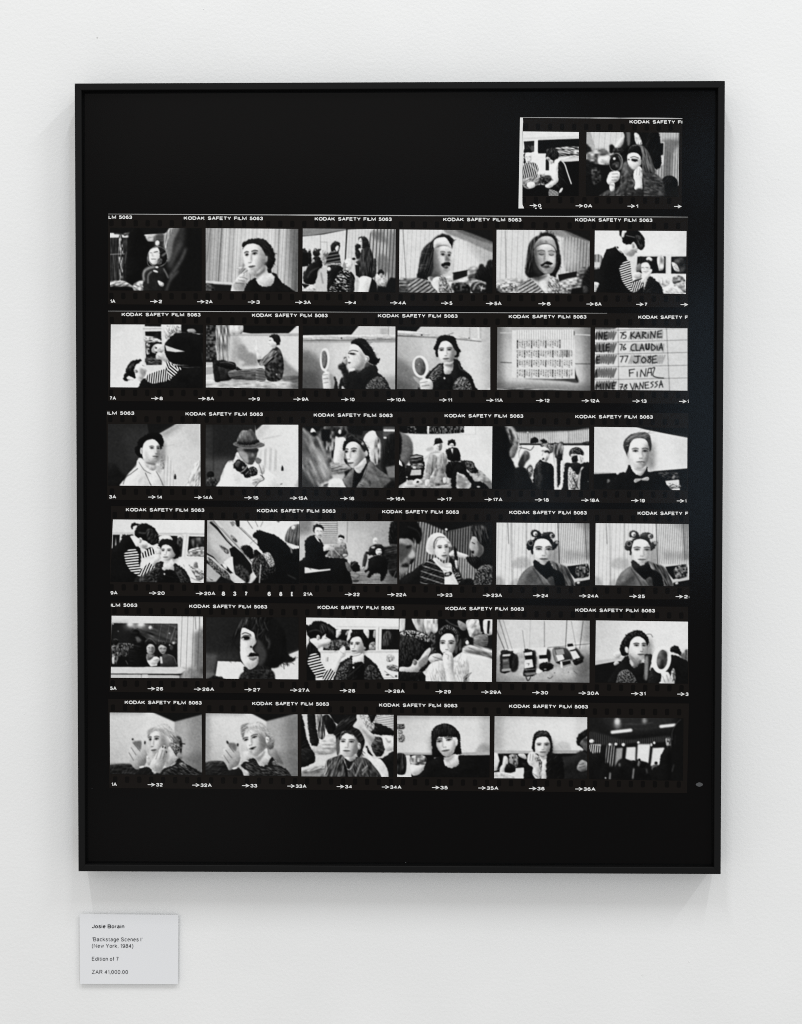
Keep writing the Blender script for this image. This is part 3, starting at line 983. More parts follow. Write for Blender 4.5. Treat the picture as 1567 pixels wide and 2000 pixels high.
PIC('2a', 2, [(795, 138), (1502, 144), (1500, 624), (793, 614)], 'printed exposure of a woman sitting on the floor against a wall with a mirror', '''
F 200
p 210 3 790,130 1510,130 1510,560 790,560
p 150/.55 20 940,210 1040,210 1060,480 930,480
P 120/.75 8 1036,330 1050,290 1090,290 1120,340 1150,350 1180,370 1190,440 1120,450 1060,450 1090,420 1040,390
P 150/.5 14 1000,260 1050,230 1080,300 1040,400 990,420
P 110/.7 8 1380,380 1420,430 1470,470 1500,520 1380,520
p 20 2 1072,130 1500,130 1430,200 1140,202 1070,190
p 215 2 1502,140 1504,206 1424,202 1490,152
p 170 2 970,203 1502,200 1502,218 970,216
l 70 2 1 970,217 1502,219
p 20 4 785,130 890,130 885,430 790,430
T 60 60 14,12 0 4 800,150 880,150 880,380 800,400
T 150 90 8,60 -4 4 876,135 970,135 965,420 880,420
T 200 50 20,30 0 3 985,140 1070,140 1070,200 985,205
p 205/.7 10 960,225 1000,225 980,420 950,420
p 180 3 790,420 845,420 845,444 790,442
p 160 3 790,460 850,455 850,510 790,520
T 185 40 40,8 0 3 785,560 1510,540 1510,640 785,640
p 90/.6 8 850,545 1180,540 1200,566 860,570
P 90/.8 5 1370,530 1510,525 1510,545 1400,566
T 48 26 16,40 0 3 850,420 900,410 990,440 1000,490 990,550 900,566 860,560
P 22 3 846,420 900,405 960,415 1020,430 1020,480 960,470 880,450
L 120 4 2 900,425 960,420 1010,440
P 30 3 850,410 850,470 870,560 905,566 890,470
T 90 26 60,7 -3 3 970,490 1100,475 1200,475 1190,550 1080,555 985,545
L 150 6 4 990,490 1100,476 1180,478
P 40 3 1020,480 1030,455 1064,475 1060,484
S 40 180 12 .5 84 2 1184,475 1240,475 1250,560 1180,556
p 80/.4 6 1190,480 1250,480 1250,556 1190,556
T 62 50 20,14 40 3 1240,390 1290,330 1330,300 1370,340 1388,430 1384,510 1360,560 1290,568 1250,540 1240,450 1200,430 1190,400
T 95 70 9,30 45 3 1250,370 1310,330 1340,350 1300,410 1220,450 1200,420
L 190 4 3 1240,400 1300,350
L 190 3 3 1230,420 1290,390
E 200 2 1334,514 6,6
P 215 2 1190,400 1180,350 1168,330 1166,312 1180,296 1196,316 1200,340 1220,380
l 236 5 2 1176,250 1180,300
P 28 2 1278,222 1310,206 1345,214 1364,250 1356,285 1330,294 1316,280 1308,250 1290,240
P 215 2 1282,232 1304,236 1314,262 1330,270 1332,300 1306,318 1296,300 1274,296 1266,290 1274,260
l 30 5 1 1278,254 1292,252
l 60 3 1 1270,280 1284,282
p 34/.5 14 1440,540 1510,520 1510,640 1440,640
''')
PIC('2b', 2, [(48, 142), (754, 148), (752, 628), (44, 620)], 'printed exposure of a woman in profile looking into a round white hand mirror', '''
F 172
p 24 2 30,130 500,130 415,216 30,220
G 172 60,500 205 500,400
p 24 2 30,130 500,130 415,214 30,216
p 200 2 492,148 760,148 760,216 418,214
p 160/.7 6 640,160 700,160 700,215 640,215
l 90 3 2 702,150 702,216
T 185 30 60,5 1 2 40,218 760,212 760,245 40,254
l 60 5 2 46,254 760,250
p 120/.7 4 46,258 760,252 760,270 46,268
E 40 2 342,236 6,6
p 90/.75 22 40,330 110,340 200,430 240,640 40,640
p 70/.6 20 40,480 140,500 200,640 40,640
p 110/.6 20 620,540 760,520 760,640 640,640
p 230/.35 26 260,280 420,300 380,420 270,520
P 22 3 414,280 430,250 480,236 520,246 560,290 590,340 612,390 640,392 620,430 596,444 550,420 540,380 520,360 500,340 480,310 450,290 418,296
P 214 2 414,286 450,284 485,310 510,350 524,370 548,374 556,395 540,418 520,420 512,450 490,490 440,480 425,466 390,466 384,440 386,420 384,395 392,376 388,360 396,340
P 120/.55 8 480,320 514,370 520,430 490,480 430,470 480,440 490,380
L 30 7 2 402,338 430,330 468,338
E 100/.7 4 428,356 30,10 6
P 26 2 404,356 424,350 450,358 430,362
E 60/.8 3 398,352 6,7
P 110/.6 3 392,368 404,384 396,394
P 80 2 386,424 402,417 418,424 402,432
E 200 2 538,394 14,20
H 66/.7 20 60 35 25 440,250 500,250 560,310 600,380
H 22 16 26 30 70 430,250 540,260 610,390 630,410 590,440
L 90 4 2 530,380 546,392 536,408
P 60 4 440,480 500,480 530,420 560,430 600,460 620,490 560,490 460,540
P 26 3 400,500 430,480 470,500 530,460 590,440 616,470 622,500 680,550 720,620 722,640 400,640 350,600
T 70 50 9,8 30 3 530,600 610,530 680,560 700,632 560,632
P 36 4 314,450 350,420 370,380 384,410 380,460 400,500 410,560 380,620 350,600 350,520 330,480
P 160 3 350,410 376,388 388,404 384,440 360,430
P 226 3 400,470 450,470 430,490 404,490
P 30 3 330,560 350,540 356,640 318,640
P 160 3 346,600 380,620 380,640 346,640
P 34 3 270,580 290,520 312,600 316,640 260,640
P 200 2 196,520 220,496 250,500 280,540 290,580 270,620 212,626 200,580
L 90 4 2 200,520 236,514
L 90 4 2 200,548 240,545
L 90 4 2 205,580 244,574
P 120/.6 6 250,500 290,550 270,620 250,560
O 228 17 2 214,400 28,80 2
T 110 16 20,20 0 2 192,345 212,332 230,360 234,410 226,450 212,470 196,450 190,400
L 230 16 2 216,480 226,500
''')
PIC('2b', 2, [(772, 148), (1480, 154), (1480, 632), (766, 626)], 'printed exposure of a woman facing the lens holding a round white hand mirror', '''
G 165 800,560 206 1300,340
p 22 2 760,130 980,130 915,186 760,180
p 200 2 970,150 1400,150 1410,250 1220,230 915,188
p 226 2 1380,150 1396,150 1400,240 1386,240
p 160/.6 4 1396,150 1410,150 1412,260 1400,260
l 120 3 2 1322,160 1326,235
T 180 40 60,5 6 2 765,178 1090,206 1410,244 1410,262 1100,234 765,216
l 60 4 2 765,220 1080,236
l 60 4 2 1220,246 1412,264
E 40 2 956,213 6,6
E 60 2 1318,236 5,5
p 100/.7 22 760,370 860,440 960,560 980,640 760,640
p 70/.5 22 760,520 880,600 900,640 760,640
p 130/.4 24 1420,150 1490,150 1490,640 1440,640
p 228/.35 24 1240,330 1380,360 1360,560 1260,420
p 228/.3 24 940,250 1060,280 1030,400 960,370
p 205/.8 3 1460,620 1490,610 1490,640 1440,636
P 22 3 1070,250 1090,225 1130,212 1190,222 1220,250 1236,310 1262,338 1240,350 1240,376 1206,384 1204,330 1180,280 1140,260 1110,266 1090,300 1084,380 1066,370 1060,330 1042,318 1060,290
H 22 34 30 80 120 1070,250 1060,320 1150,214 1220,250 1240,330 1230,370
H 60/.6 12 40 60 50 1090,235 1180,230 1220,300
L 26 3 2 1140,216 1200,196
P 220 2 1090,300 1110,266 1150,260 1184,285 1206,330 1222,336 1218,368 1204,370 1196,410 1160,436 1120,436 1096,400 1080,350
P 120/.5 6 1176,290 1206,330 1204,390 1160,434 1180,390 1184,340
M 220 1138,336 70,98 -3 0.02 -1 0.6 0
P 210 2 1120,430 1190,420 1206,400 1200,450 1180,500 1150,512 1125,500
P 70/.7 6 1126,436 1180,430 1200,410 1190,460 1140,450
P 24 3 980,560 1010,500 1080,440 1120,430 1126,500 1150,516 1190,490 1204,400 1240,410 1270,470 1330,520 1360,600 1366,640 980,640
T 80 70 7,12 70 3 1010,540 1050,480 1106,440 1110,520 1070,560 1020,600
T 80 80 6,10 40 3 1180,632 1210,570 1260,530 1320,560 1330,632
L 130 4 3 1240,430 1250,470 1290,490
P 16 4 1070,570 1130,520 1190,530 1180,640 1060,640
E 225 2 1130,543 7,8
P 170/.8 3 892,530 930,550 950,580 940,590 905,560
P 200 2 940,570 960,552 1010,548 1040,575 1040,620 1020,636 960,632
L 80 4 2 944,580 1000,568
L 80 4 2 956,604 1014,596
P 40 3 930,610 950,630 920,640
L 226 16 2 966,530 980,560
O 230 18 2 946,454 52,76 -8
T 100 16 22,20 0 2 910,400 945,386 975,420 986,470 970,515 940,520 912,490 902,440
L 180 4 2 930,440 940,432
''')
PIC('2c', 2, [(46, 152), (758, 156), (758, 638), (42, 632)], 'printed exposure of a handwritten list sheet pinned to a board', '''
G 170 400,150 200 400,500
p 70/.6 26 20,140 90,140 100,640 20,640
p 70/.6 30 700,140 770,140 770,640 710,640
p 80/.6 20 20,570 770,590 770,650 20,650
p 210/.3 40 100,300 700,300 640,560 120,560
l 220 4 2 70,196 155,196
l 225 5 2 640,208 756,214
l 60 6 2 70,422 156,425
l 50 5 2 640,433 758,434
P 40/.8 5 250,546 500,548 630,530 650,520 664,578 560,566 400,556
p 40 2 636,450 650,520 664,578 636,540
p 214 1 158,176 630,172 640,300 640,546 560,546 158,540
l 190 3 2 192,176 192,540
s 214 130 18 .12 0 1 192,176 630,174 632,246 192,246
l 150 2 1 192,246 632,246
s 214 150 18 .1 0 1 540,246 634,246 636,320 540,320
l 90 7 1 634,186 634,212
''' + '\n'.join(
    't %d 90 %s 0 1 %d,%d %d,%d %d,%d %d,%d' % (150 if (c * 7 + r * 3) % 6 else 95, '5,3', 195 + c * 18, y0 + (c * 29) % 9, 206 + c * 18, y0,
                                                205 + c * 18, y1 - (c * 37 + r * 23) % 22, 195 + c * 18, y1 - (c * 37 + r * 23) % 22)
    for r, (y0, y1) in enumerate(((250, 318), (326, 392), (400, 464), (474, 544))) for c in range(24)
    if not (r == 0 and c > 18)) + '''
p 70/.3 3 528,324 600,324 600,380 528,380
T 100 80 60,5 0 2 60,618 400,622 750,628 750,634 60,630
''')
PIC('2c', 2, [(794, 156), (1500, 160), (1500, 638), (790, 632)], 'printed exposure of a handwritten running list with four names', '''
G 215 800,160 190 1510,600
p 205/.7 20 1340,150 1510,150 1510,650 1370,650
P 110 3 790,150 940,150 945,166 790,168
P 165/.8 3 1060,150 1180,150 1180,162 1060,164
l 96/.9 13 2 787,246 810,190 805,241 828,187 823,244 846,190 841,242 864,191 859,248 882,190 877,249 900,192 895,242 918,188 913,241 936,187 931,246 954,191
l 90/.9 13 2 787,337 810,280 805,336 828,279 823,338 846,281 841,342 864,277 859,342 882,282 877,336 900,279 895,344 918,281 913,343 936,277 931,344 954,278
l 96/.9 13 2 787,434 810,372 805,430 828,369 823,428 846,371 841,428 864,369 859,427 882,367 877,429 900,366 895,434 918,367 913,427 936,367 931,430 954,371
l 96/.9 13 2 787,533 810,472 805,535 828,469 823,531 846,472 841,533 864,470 859,534 882,470 877,533 900,470 895,536 918,468 913,539 936,472 931,535 954,470
l 96/.9 13 2 787,632 810,571 805,629 828,570 823,633 846,571 841,631 864,571 859,630 882,568 877,633 900,566 895,627 918,572 913,627 936,566 931,629 954,572
l 150/.9 13 2 1052,243 1075,189 1070,242 1093,186 1088,240 1111,189 1106,238 1129,192 1124,243 1147,186 1142,244 1165,189 1160,239 1183,190 1178,240 1201,190 1196,241 1219,186 1214,240 1237,186 1232,243 1255,186 1250,236 1273,186 1268,241 1291,189 1286,240 1309,190 1304,240
l 154/.9 13 2 1062,337 1085,286 1080,339 1103,287 1098,334 1121,283 1116,334 1139,282 1134,333 1157,284 1152,332 1175,287 1170,331 1193,284 1188,331 1211,281 1206,331 1229,283 1224,333 1247,286 1242,336 1265,283 1260,333 1283,283 1278,331 1301,283 1296,331 1319,283 1314,339
l 154/.9 13 2 1052,428 1075,372 1070,429 1093,368 1088,428 1111,372 1106,432 1129,368 1124,429 1147,371 1142,429 1165,373 1160,429 1183,372 1178,430 1201,373 1196,427 1219,368 1214,434 1237,373 1232,434 1255,370 1250,430 1273,373 1268,427 1291,370 1286,429 1309,369 1304,429 1327,369
l 40 3 1 970,150 974,640
l 40 3 1 1340,158 1364,640
l 40 3 1 790,180 1500,160
l 40 3 1 790,272 1500,250
l 40 3 1 790,362 1500,346
l 40 3 1 790,458 1500,444
l 40 3 1 790,556 1500,541
l 6 7 1 986,194 1006,196 992,238
l 6 7 1 1030,190 1012,192 1010,212
L 6 7 1 1010,212 1030,216 1026,236 1008,240
l 6 7 1 1068,192 1068,242
l 6 7 1 1094,190 1070,216 1104,236
l 6 7 1 1104,240 1124,190 1140,238
l 6 7 1 1110,222 1136,220
l 6 7 1 1154,238 1158,190
L 6 7 1 1158,190 1184,196 1160,214 1186,238
l 6 7 1 1200,206 1200,236
l 6 7 1 1218,238 1222,186 1248,234 1256,182
l 6 7 1 1306,178 1274,184 1272,230 1306,228
l 6 7 1 1273,206 1300,202
l 6 7 1 982,284 1002,284 990,330
L 6 7 1 1026,282 1010,304 1012,326 1030,318 1014,306
L 6 7 1 1096,280 1072,296 1070,326 1096,332
l 6 7 1 1106,280 1108,332 1130,330
l 6 7 1 1136,334 1152,280 1168,332
l 6 7 1 1142,314 1164,312
L 6 10 1 1184,282 1186,318 1204,318 1206,280
L 6 7 1 1226,280 1228,330 1256,310 1228,280
l 6 7 1 1268,296 1270,330
l 6 7 1 1282,332 1300,276 1310,328
l 6 7 1 1286,312 1308,310
l 6 7 1 984,376 1010,374 992,420
l 6 7 1 1018,374 1046,372 1026,420
l 6 7 1 1096,376 1140,374
L 6 7 1 1122,374 1120,416 1100,426 1088,414
L 6 7 1 1166,380 1148,404 1164,426 1184,404 1166,380
L 6 7 1 1222,376 1200,380 1220,400 1212,424 1196,412 1222,380
l 6 7 1 1264,370 1234,376 1232,428 1268,422
l 6 7 1 1234,400 1260,396
l 6 7 1 1056,480 1058,530
l 6 7 1 1056,480 1096,474
l 6 7 1 1058,504 1086,500
l 6 7 1 1116,494 1116,532
l 6 7 1 1140,532 1146,478 1176,530 1184,470
l 6 7 1 1190,530 1204,468 1222,466 1226,522
l 6 7 1 1196,502 1224,498
L 6 7 1 1228,468 1250,464 1236,520 1270,538 1318,542
l 6 7 1 984,590 1006,588 988,632
l 6 6 1 984,610 1004,608
L 6 7 1 1036,590 1020,600 1036,616 1022,632 1014,616 1040,594
l 6 7 1 1062,584 1082,634 1096,582
l 6 7 1 1100,630 1108,582 1124,628
l 6 7 1 1104,610 1122,606
l 6 7 1 1134,628 1138,578 1160,624 1164,574
l 6 7 1 1204,572 1176,576 1178,622 1206,618
l 6 7 1 1178,598 1200,594
L 6 7 1 1240,570 1220,580 1238,596 1220,616
L 6 7 1 1272,568 1254,578 1270,594 1250,614
l 6 7 1 1284,616 1298,562 1312,612
l 6 7 1 1288,594 1308,590
l 6 7 1 802,196 802,246
l 6 7 1 822,246 824,196 846,244 850,194
l 6 7 1 890,190 866,194 866,244 886,242
l 6 7 1 866,220 884,217
l 6 7 1 794,286 796,340 816,338
l 6 7 1 828,286 828,338 846,338
l 6 7 1 856,284 856,336 872,336
l 6 7 1 906,280 880,284 880,336 902,332
l 6 7 1 880,308 900,306
l 6 7 1 830,376 806,380 808,430
l 6 7 1 808,404 826,402
l 6 7 1 808,430 828,427
l 6 7 1 794,540 800,480 810,536
l 6 7 1 802,630 806,590 820,610 836,586 838,628
l 6 7 1 856,584 856,628
l 6 7 1 876,630 880,584 902,626 908,580
l 6 7 1 948,576 926,580 924,624 946,624
l 6 7 1 925,602 944,600
''')
# ---- strip 3
PIC('3a', 3, [(44, 130), (750, 130), (752, 606), (42, 600)], 'printed exposure of a smiling man in a black hat and pale coat', '''
F 30
p 26 4 40,120 400,120 400,420 40,420
p 46/.8 20 40,380 280,400 200,620 40,620
P 20 6 40,450 70,424 100,440 130,480 170,520 180,610 40,610
G 200 760,300 214 460,500
p 46 4 30,120 605,120 500,165 420,208 300,250 290,400 200,520 150,610 30,610
p 58/.8 20 150,180 420,150 420,260 300,420 200,430
p 48/.6 24 40,400 270,400 190,560 40,600
P 24 8 40,460 70,430 110,445 140,490 180,530 180,610 40,610
p 26 3 340,120 610,120 430,205 360,220
p 110/.5 14 430,205 600,130 650,130 480,240
p 180/.5 26 600,130 760,130 760,330 700,330
l 226 5 2 748,130 752,600
l 170 5 3 440,310 548,288
S 190 214 24 .5 2 4 430,400 520,390 560,610 440,610
T 170 40 5,4 0 2 440,405 470,400 474,470 440,470
p 24 1 550,524 566,524 566,552 550,552
p 24 1 554,512 562,512 562,526 554,526
T 176 60 9,30 20 4 640,610 670,520 700,440 740,410 760,420 760,610
P 9 3 262,330 276,262 330,214 396,196 444,204 468,250 464,300 440,330 430,290 400,250 350,250 320,290 310,390 260,360 250,310 280,310
P 222 2 318,280 345,255 390,248 425,272 440,300 440,340 434,380 420,415 395,428 340,420 312,390 306,330
P 130/.7 6 424,280 442,310 438,390 415,428 360,430 400,410 420,360
M 220 399,323 66,94 2 0.5 -1 0.55 0
L 226 4 2 376,384 408,384
E 205 2 300,336 10,26
L 100 4 2 298,320 304,346
P 218 2 260,460 268,410 292,388 330,420 370,450 412,440 436,450 470,606 150,606 180,540 240,470
P 190 3 316,408 350,430 410,446 408,478 380,488 330,450
P 90/.8 5 330,420 400,430 412,436 400,448 350,436
L 60 5 2 280,420 320,480 372,510
L 30 6 2 272,470 220,510 180,540 160,590
L 40 6 2 330,504 350,550 374,600
L 40 5 2 412,492 440,540 466,600
P 150/.6 5 400,450 440,450 450,500 420,500
T 205/.5 30 20,30 30 4 240,500 330,520 350,600 200,600
''')
PIC('3a', 3, [(792, 134), (1500, 136), (1500, 612), (790, 606)], 'printed exposure of a man in a fedora and pale coat holding a camera', '''
G 222 1500,300 212 1180,500
p 40 3 780,130 1172,130 1172,330 1000,420 900,610 780,610
p 62/.8 24 780,150 850,150 850,400 780,400
p 92/.8 22 790,390 1020,390 960,520 900,600 800,560
l 26 5 3 856,140 850,500
p 26 3 1166,130 1250,130 1176,180
p 160/.4 14 1170,180 1250,140 1300,140 1190,260
l 150 4 3 1226,246 1370,216
S 190 218 40 .5 2 6 1220,330 1340,330 1340,480 1230,460
p 20 1 1370,460 1387,460 1387,488 1370,488
p 20 1 1374,448 1382,448 1382,464 1374,464
L 40 6 2 1340,585 1360,592 1376,586
P 170 3 1470,590 1490,520 1500,500 1500,612 1470,612
E 20 3 828,518 28,28
P 34 4 795,606 800,560 850,555 900,590 900,612
T 60 40 12,16 0 3 800,550 860,540 880,606 800,606
P 222 2 902,560 920,500 960,420 1010,400 1026,350 1060,350 1110,420 1180,400 1224,405 1250,470 1330,540 1330,612 902,612
L 60 8 3 970,420 996,404 1000,420
p 110 3 1164,396 1190,384 1222,404 1204,446 1176,426
P 165/.7 4 1020,360 1060,390 1120,440 1140,450 1090,440 1040,400
P 95 3 1040,310 1180,310 1188,350 1176,390 1150,440 1110,436 1080,410 1046,360
P 170/.8 5 1046,340 1100,350 1120,400 1110,430 1060,380
P 40/.8 4 1084,320 1190,318 1180,350 1110,346
L 24 8 3 1096,334 1130,330 1150,338
L 24 8 3 1160,336 1184,330
P 150/.7 4 1148,350 1162,372 1140,380
L 40 6 3 1120,396 1150,400
E 96 2 1122,286 122,28 2
T 104 24 10,26 0 3 1042,270 1044,220 1070,180 1110,178 1136,168 1160,190 1190,250 1194,270
P 60/.6 6 1120,180 1140,175 1170,230 1160,240
P 30 2 1040,264 1120,268 1190,250 1194,272 1130,290 1044,284
L 150 4 2 1004,286 1060,306 1140,314 1230,290 1240,270
P 190/.9 2 1190,440 1240,440 1240,510 1200,500
L 50 5 2 1200,440 1220,500 1230,550
P 18 2 1000,450 1016,420 1040,402 1080,420 1110,450 1120,470 1160,455 1188,490 1180,520 1140,530 1100,540 1070,510 1020,480
P 80 2 1014,440 1034,410 1060,420 1036,462
E 120 2 1080,465 12,12
L 200 6 2 1060,500 1090,480 1110,450
L 220 4 2 1096,516 1120,490
T 50 60 7,7 0 2 1130,460 1180,470 1180,520 1120,525
P 212 2 1130,560 1160,530 1200,520 1224,550 1200,570 1160,600 1140,590
L 90 4 2 1150,560 1190,550
L 90 4 2 1150,580 1180,572
L 30 6 2 1170,612 1200,576 1240,550 1210,520
L 170 5 3 930,480 920,540
''')
PIC('3b', 3, [(44, 150), (748, 142), (748, 618), (40, 610)], 'printed exposure of a woman with pinned hair beside hanging clothes', '''
F 60
p 24 3 30,140 760,140 760,180 30,185
T 70 60 18,40 0 5 180,170 400,160 400,500 180,500
T 110 90 16,30 0 4 230,220 290,200 290,400 230,420
p 20 4 190,170 260,170 250,260 190,260
P 220 3 300,220 330,225 370,240 380,300 360,400 390,460 370,468 320,460 330,430 282,424 290,300
P 24 4 284,200 310,180 370,180 376,210 330,230 300,220
E 200 3 330,190 12,18
p 24 4 380,160 510,160 500,220 400,200
P 218 3 520,220 550,190 590,180 610,210 630,260 630,320 600,380 610,440 580,440 550,370 530,300 510,260
T 150 90 10,40 0 4 600,240 640,260 640,400 610,440 590,400
p 90 4 660,150 750,150 750,200 660,230
p 225 3 664,170 745,172 745,186 664,186
p 220 2 664,228 688,228 688,242 664,242
P 22 6 700,220 745,200 750,240 750,450 690,510 650,460 660,340
p 120 5 680,460 748,440 748,540 700,540
T 140 50 30,8 -5 5 240,430 380,440 400,480 260,510
p 190 8 240,510 370,510 350,580 260,580
P 230 3 105,180 120,160 140,180 146,200 110,200
P 18 3 96,220 110,196 146,196 148,220 110,232
T 120 46 60,18 65 6 40,180 120,220 170,230 220,330 260,470 270,560 200,612 40,612
P 40/.6 8 130,250 160,250 180,330 180,370 150,310
P 50/.8 16 40,450 100,560 190,620 40,620
P 90/.6 8 40,180 80,220 100,300 60,420 40,420
P 200/.5 14 130,320 190,330 230,440 240,540 190,500
L 205 22 6 190,600 250,575 330,580 390,590
L 60 12 4 210,600 270,585 340,600
P 218 4 250,560 300,545 350,560 390,600 390,618 250,618
P 22 3 374,250 390,215 420,204 450,212 466,236 500,250 530,290 548,330 556,390 536,400 520,350 490,300 440,270 390,290 372,330 352,330 352,290
H 66/.8 24 40 30 40 390,230 450,220 500,260 540,310 545,370
L 130 5 3 392,230 420,214 446,226
L 120 5 3 440,236 490,260 520,300
L 150 4 2 500,262 514,280
E 190 2 504,282 10,10
P 222 2 370,330 390,280 440,265 480,290 500,330 518,350 530,330 546,350 540,376 520,380 520,410 500,440 470,470 430,470 406,450 390,420 380,380
P 130/.6 8 484,310 520,370 510,430 470,468 430,470 470,430 480,370
M 222 416,351 80,130 -5 -0.6 -1 0.9 0
P 225 2 470,440 520,390 530,400 530,450 480,510 440,480 430,470
P 130/.6 6 440,470 500,440 520,400 528,420 480,480
P 16 3 430,470 440,480 480,510 536,430 544,450 500,560 470,618 420,618
T 100 20 30,20 40 3 370,540 400,500 440,466 428,560 420,618 390,618 350,560
T 98 22 30,20 40 3 500,540 545,430 580,420 620,470 690,520 720,560 740,618 470,618
L 160 4 2 476,580 520,600 556,610
L 40 4 2 480,590 556,606 556,560
L 40 4 2 540,440 520,520 480,580
P 20 4 560,610 640,612 730,560 748,612 748,620 560,620
L 60 6 4 620,530 690,540
''')
PIC('3b', 3, [(786, 146), (1496, 148), (1492, 624), (780, 618)], 'printed exposure of a couple sitting on the floor against a white wall', '''
F 222
p 205/.6 20 1380,140 1500,140 1500,400 1440,340
T 60 90 9,14 0 2 845,140 1280,140 1280,195 845,200
p 20 2 905,140 1000,140 990,198 920,198
p 225 2 998,146 1012,146 1012,206 998,206
p 20 2 780,140 848,140 848,200 790,204
p 228 2 1280,146 1362,146 1362,200 1280,200
l 180 3 2 800,206 1370,210
l 170 3 2 1366,150 1368,210
P 110 4 786,205 830,205 870,240 888,290 885,370 830,450 786,400
P 18 4 780,200 800,230 800,330 790,400 830,450 840,560 830,620 780,620
p 226 3 784,390 800,420 810,456 784,430
T 160 40 20,14 0 3 820,620 850,560 1000,500 1300,480 1380,470 1480,560 1490,625
p 70/.6 14 1430,560 1500,570 1500,630 1400,630
P 24 2 835,450 865,445 870,370 960,370 965,400 980,440 970,500 950,550 835,550
T 60 80 30,5 -4 2 872,375 960,372 960,430 872,430
l 180 4 1 880,382 955,378
l 150 4 1 880,408 955,404
T 110 80 12,8 0 2 880,440 960,430 960,465 885,470
p 190 2 878,480 952,478 952,520 866,524
p 215 2 888,455 910,455 908,470 888,470
E 220 1 842,536 6,6
P 225 2 890,580 915,548 955,565 950,590 910,600
P 30 2 915,570 935,565 935,580 918,582
P 215 2 985,360 1000,320 1040,300 1110,320 1150,340 1164,400 1150,440 1120,360 1030,360 970,420
P 140/.6 4 990,320 1040,300 1046,330 1000,340
P 22 2 1036,286 1050,278 1056,246 1080,238 1108,246 1114,266 1130,268 1100,282 1060,290
P 215 2 1056,290 1110,278 1114,300 1106,330 1080,330 1056,310
P 90/.7 3 1090,285 1112,282 1106,326 1086,332
L 60 4 2 1074,296 1096,304
T 140 30 10,50 5 3 985,470 1000,400 1020,365 1060,366 1072,400 1050,480 1020,530 985,500
T 140 34 10,40 0 3 1080,420 1090,370 1120,350 1148,380 1150,450 1140,520 1100,490 1060,460
T 130 50 16,20 20 3 1050,540 1060,480 1100,450 1140,510 1146,580 1100,600 1056,600
L 40 5 3 1076,380 1070,440 1050,490
P 150 2 985,500 1020,520 1010,560 985,560
P 222 2 984,560 1014,555 1010,598 985,600
P 215 2 1120,540 1145,545 1146,580 1122,580
P 20 2 1152,280 1160,255 1186,246 1210,256 1218,290 1206,300 1190,276 1170,290 1170,300
P 210 2 1168,288 1190,274 1200,296 1196,320 1176,322 1166,306
l 50 4 2 1172,292 1196,292
P 18 2 1142,330 1170,316 1200,306 1236,320 1250,370 1250,410 1220,420 1170,412 1150,380
p 225 2 1178,318 1196,316 1192,362
P 215 2 1205,416 1226,412 1226,426 1206,426
P 14 2 1150,430 1200,416 1250,420 1300,430 1290,500 1250,510 1230,490 1215,520 1190,545 1160,540 1144,500
P 20 2 1200,470 1240,430 1290,480 1340,540 1370,590 1346,600 1300,540 1240,490 1224,500 1220,560 1216,620 1190,622 1180,560
P 24 2 1250,410 1300,410 1350,420 1366,460 1390,490 1376,506 1330,500 1290,460
T 70 60 8,8 0 2 1290,420 1350,425 1355,490 1310,480
P 14 2 1326,624 1340,590 1370,570 1420,575 1460,610 1460,626
E 190 2 1390,610 14,6
L 90 3 2 1380,510 1390,530 1380,540
P 120/.6 5 1240,520 1290,560 1290,610 1236,610
''')
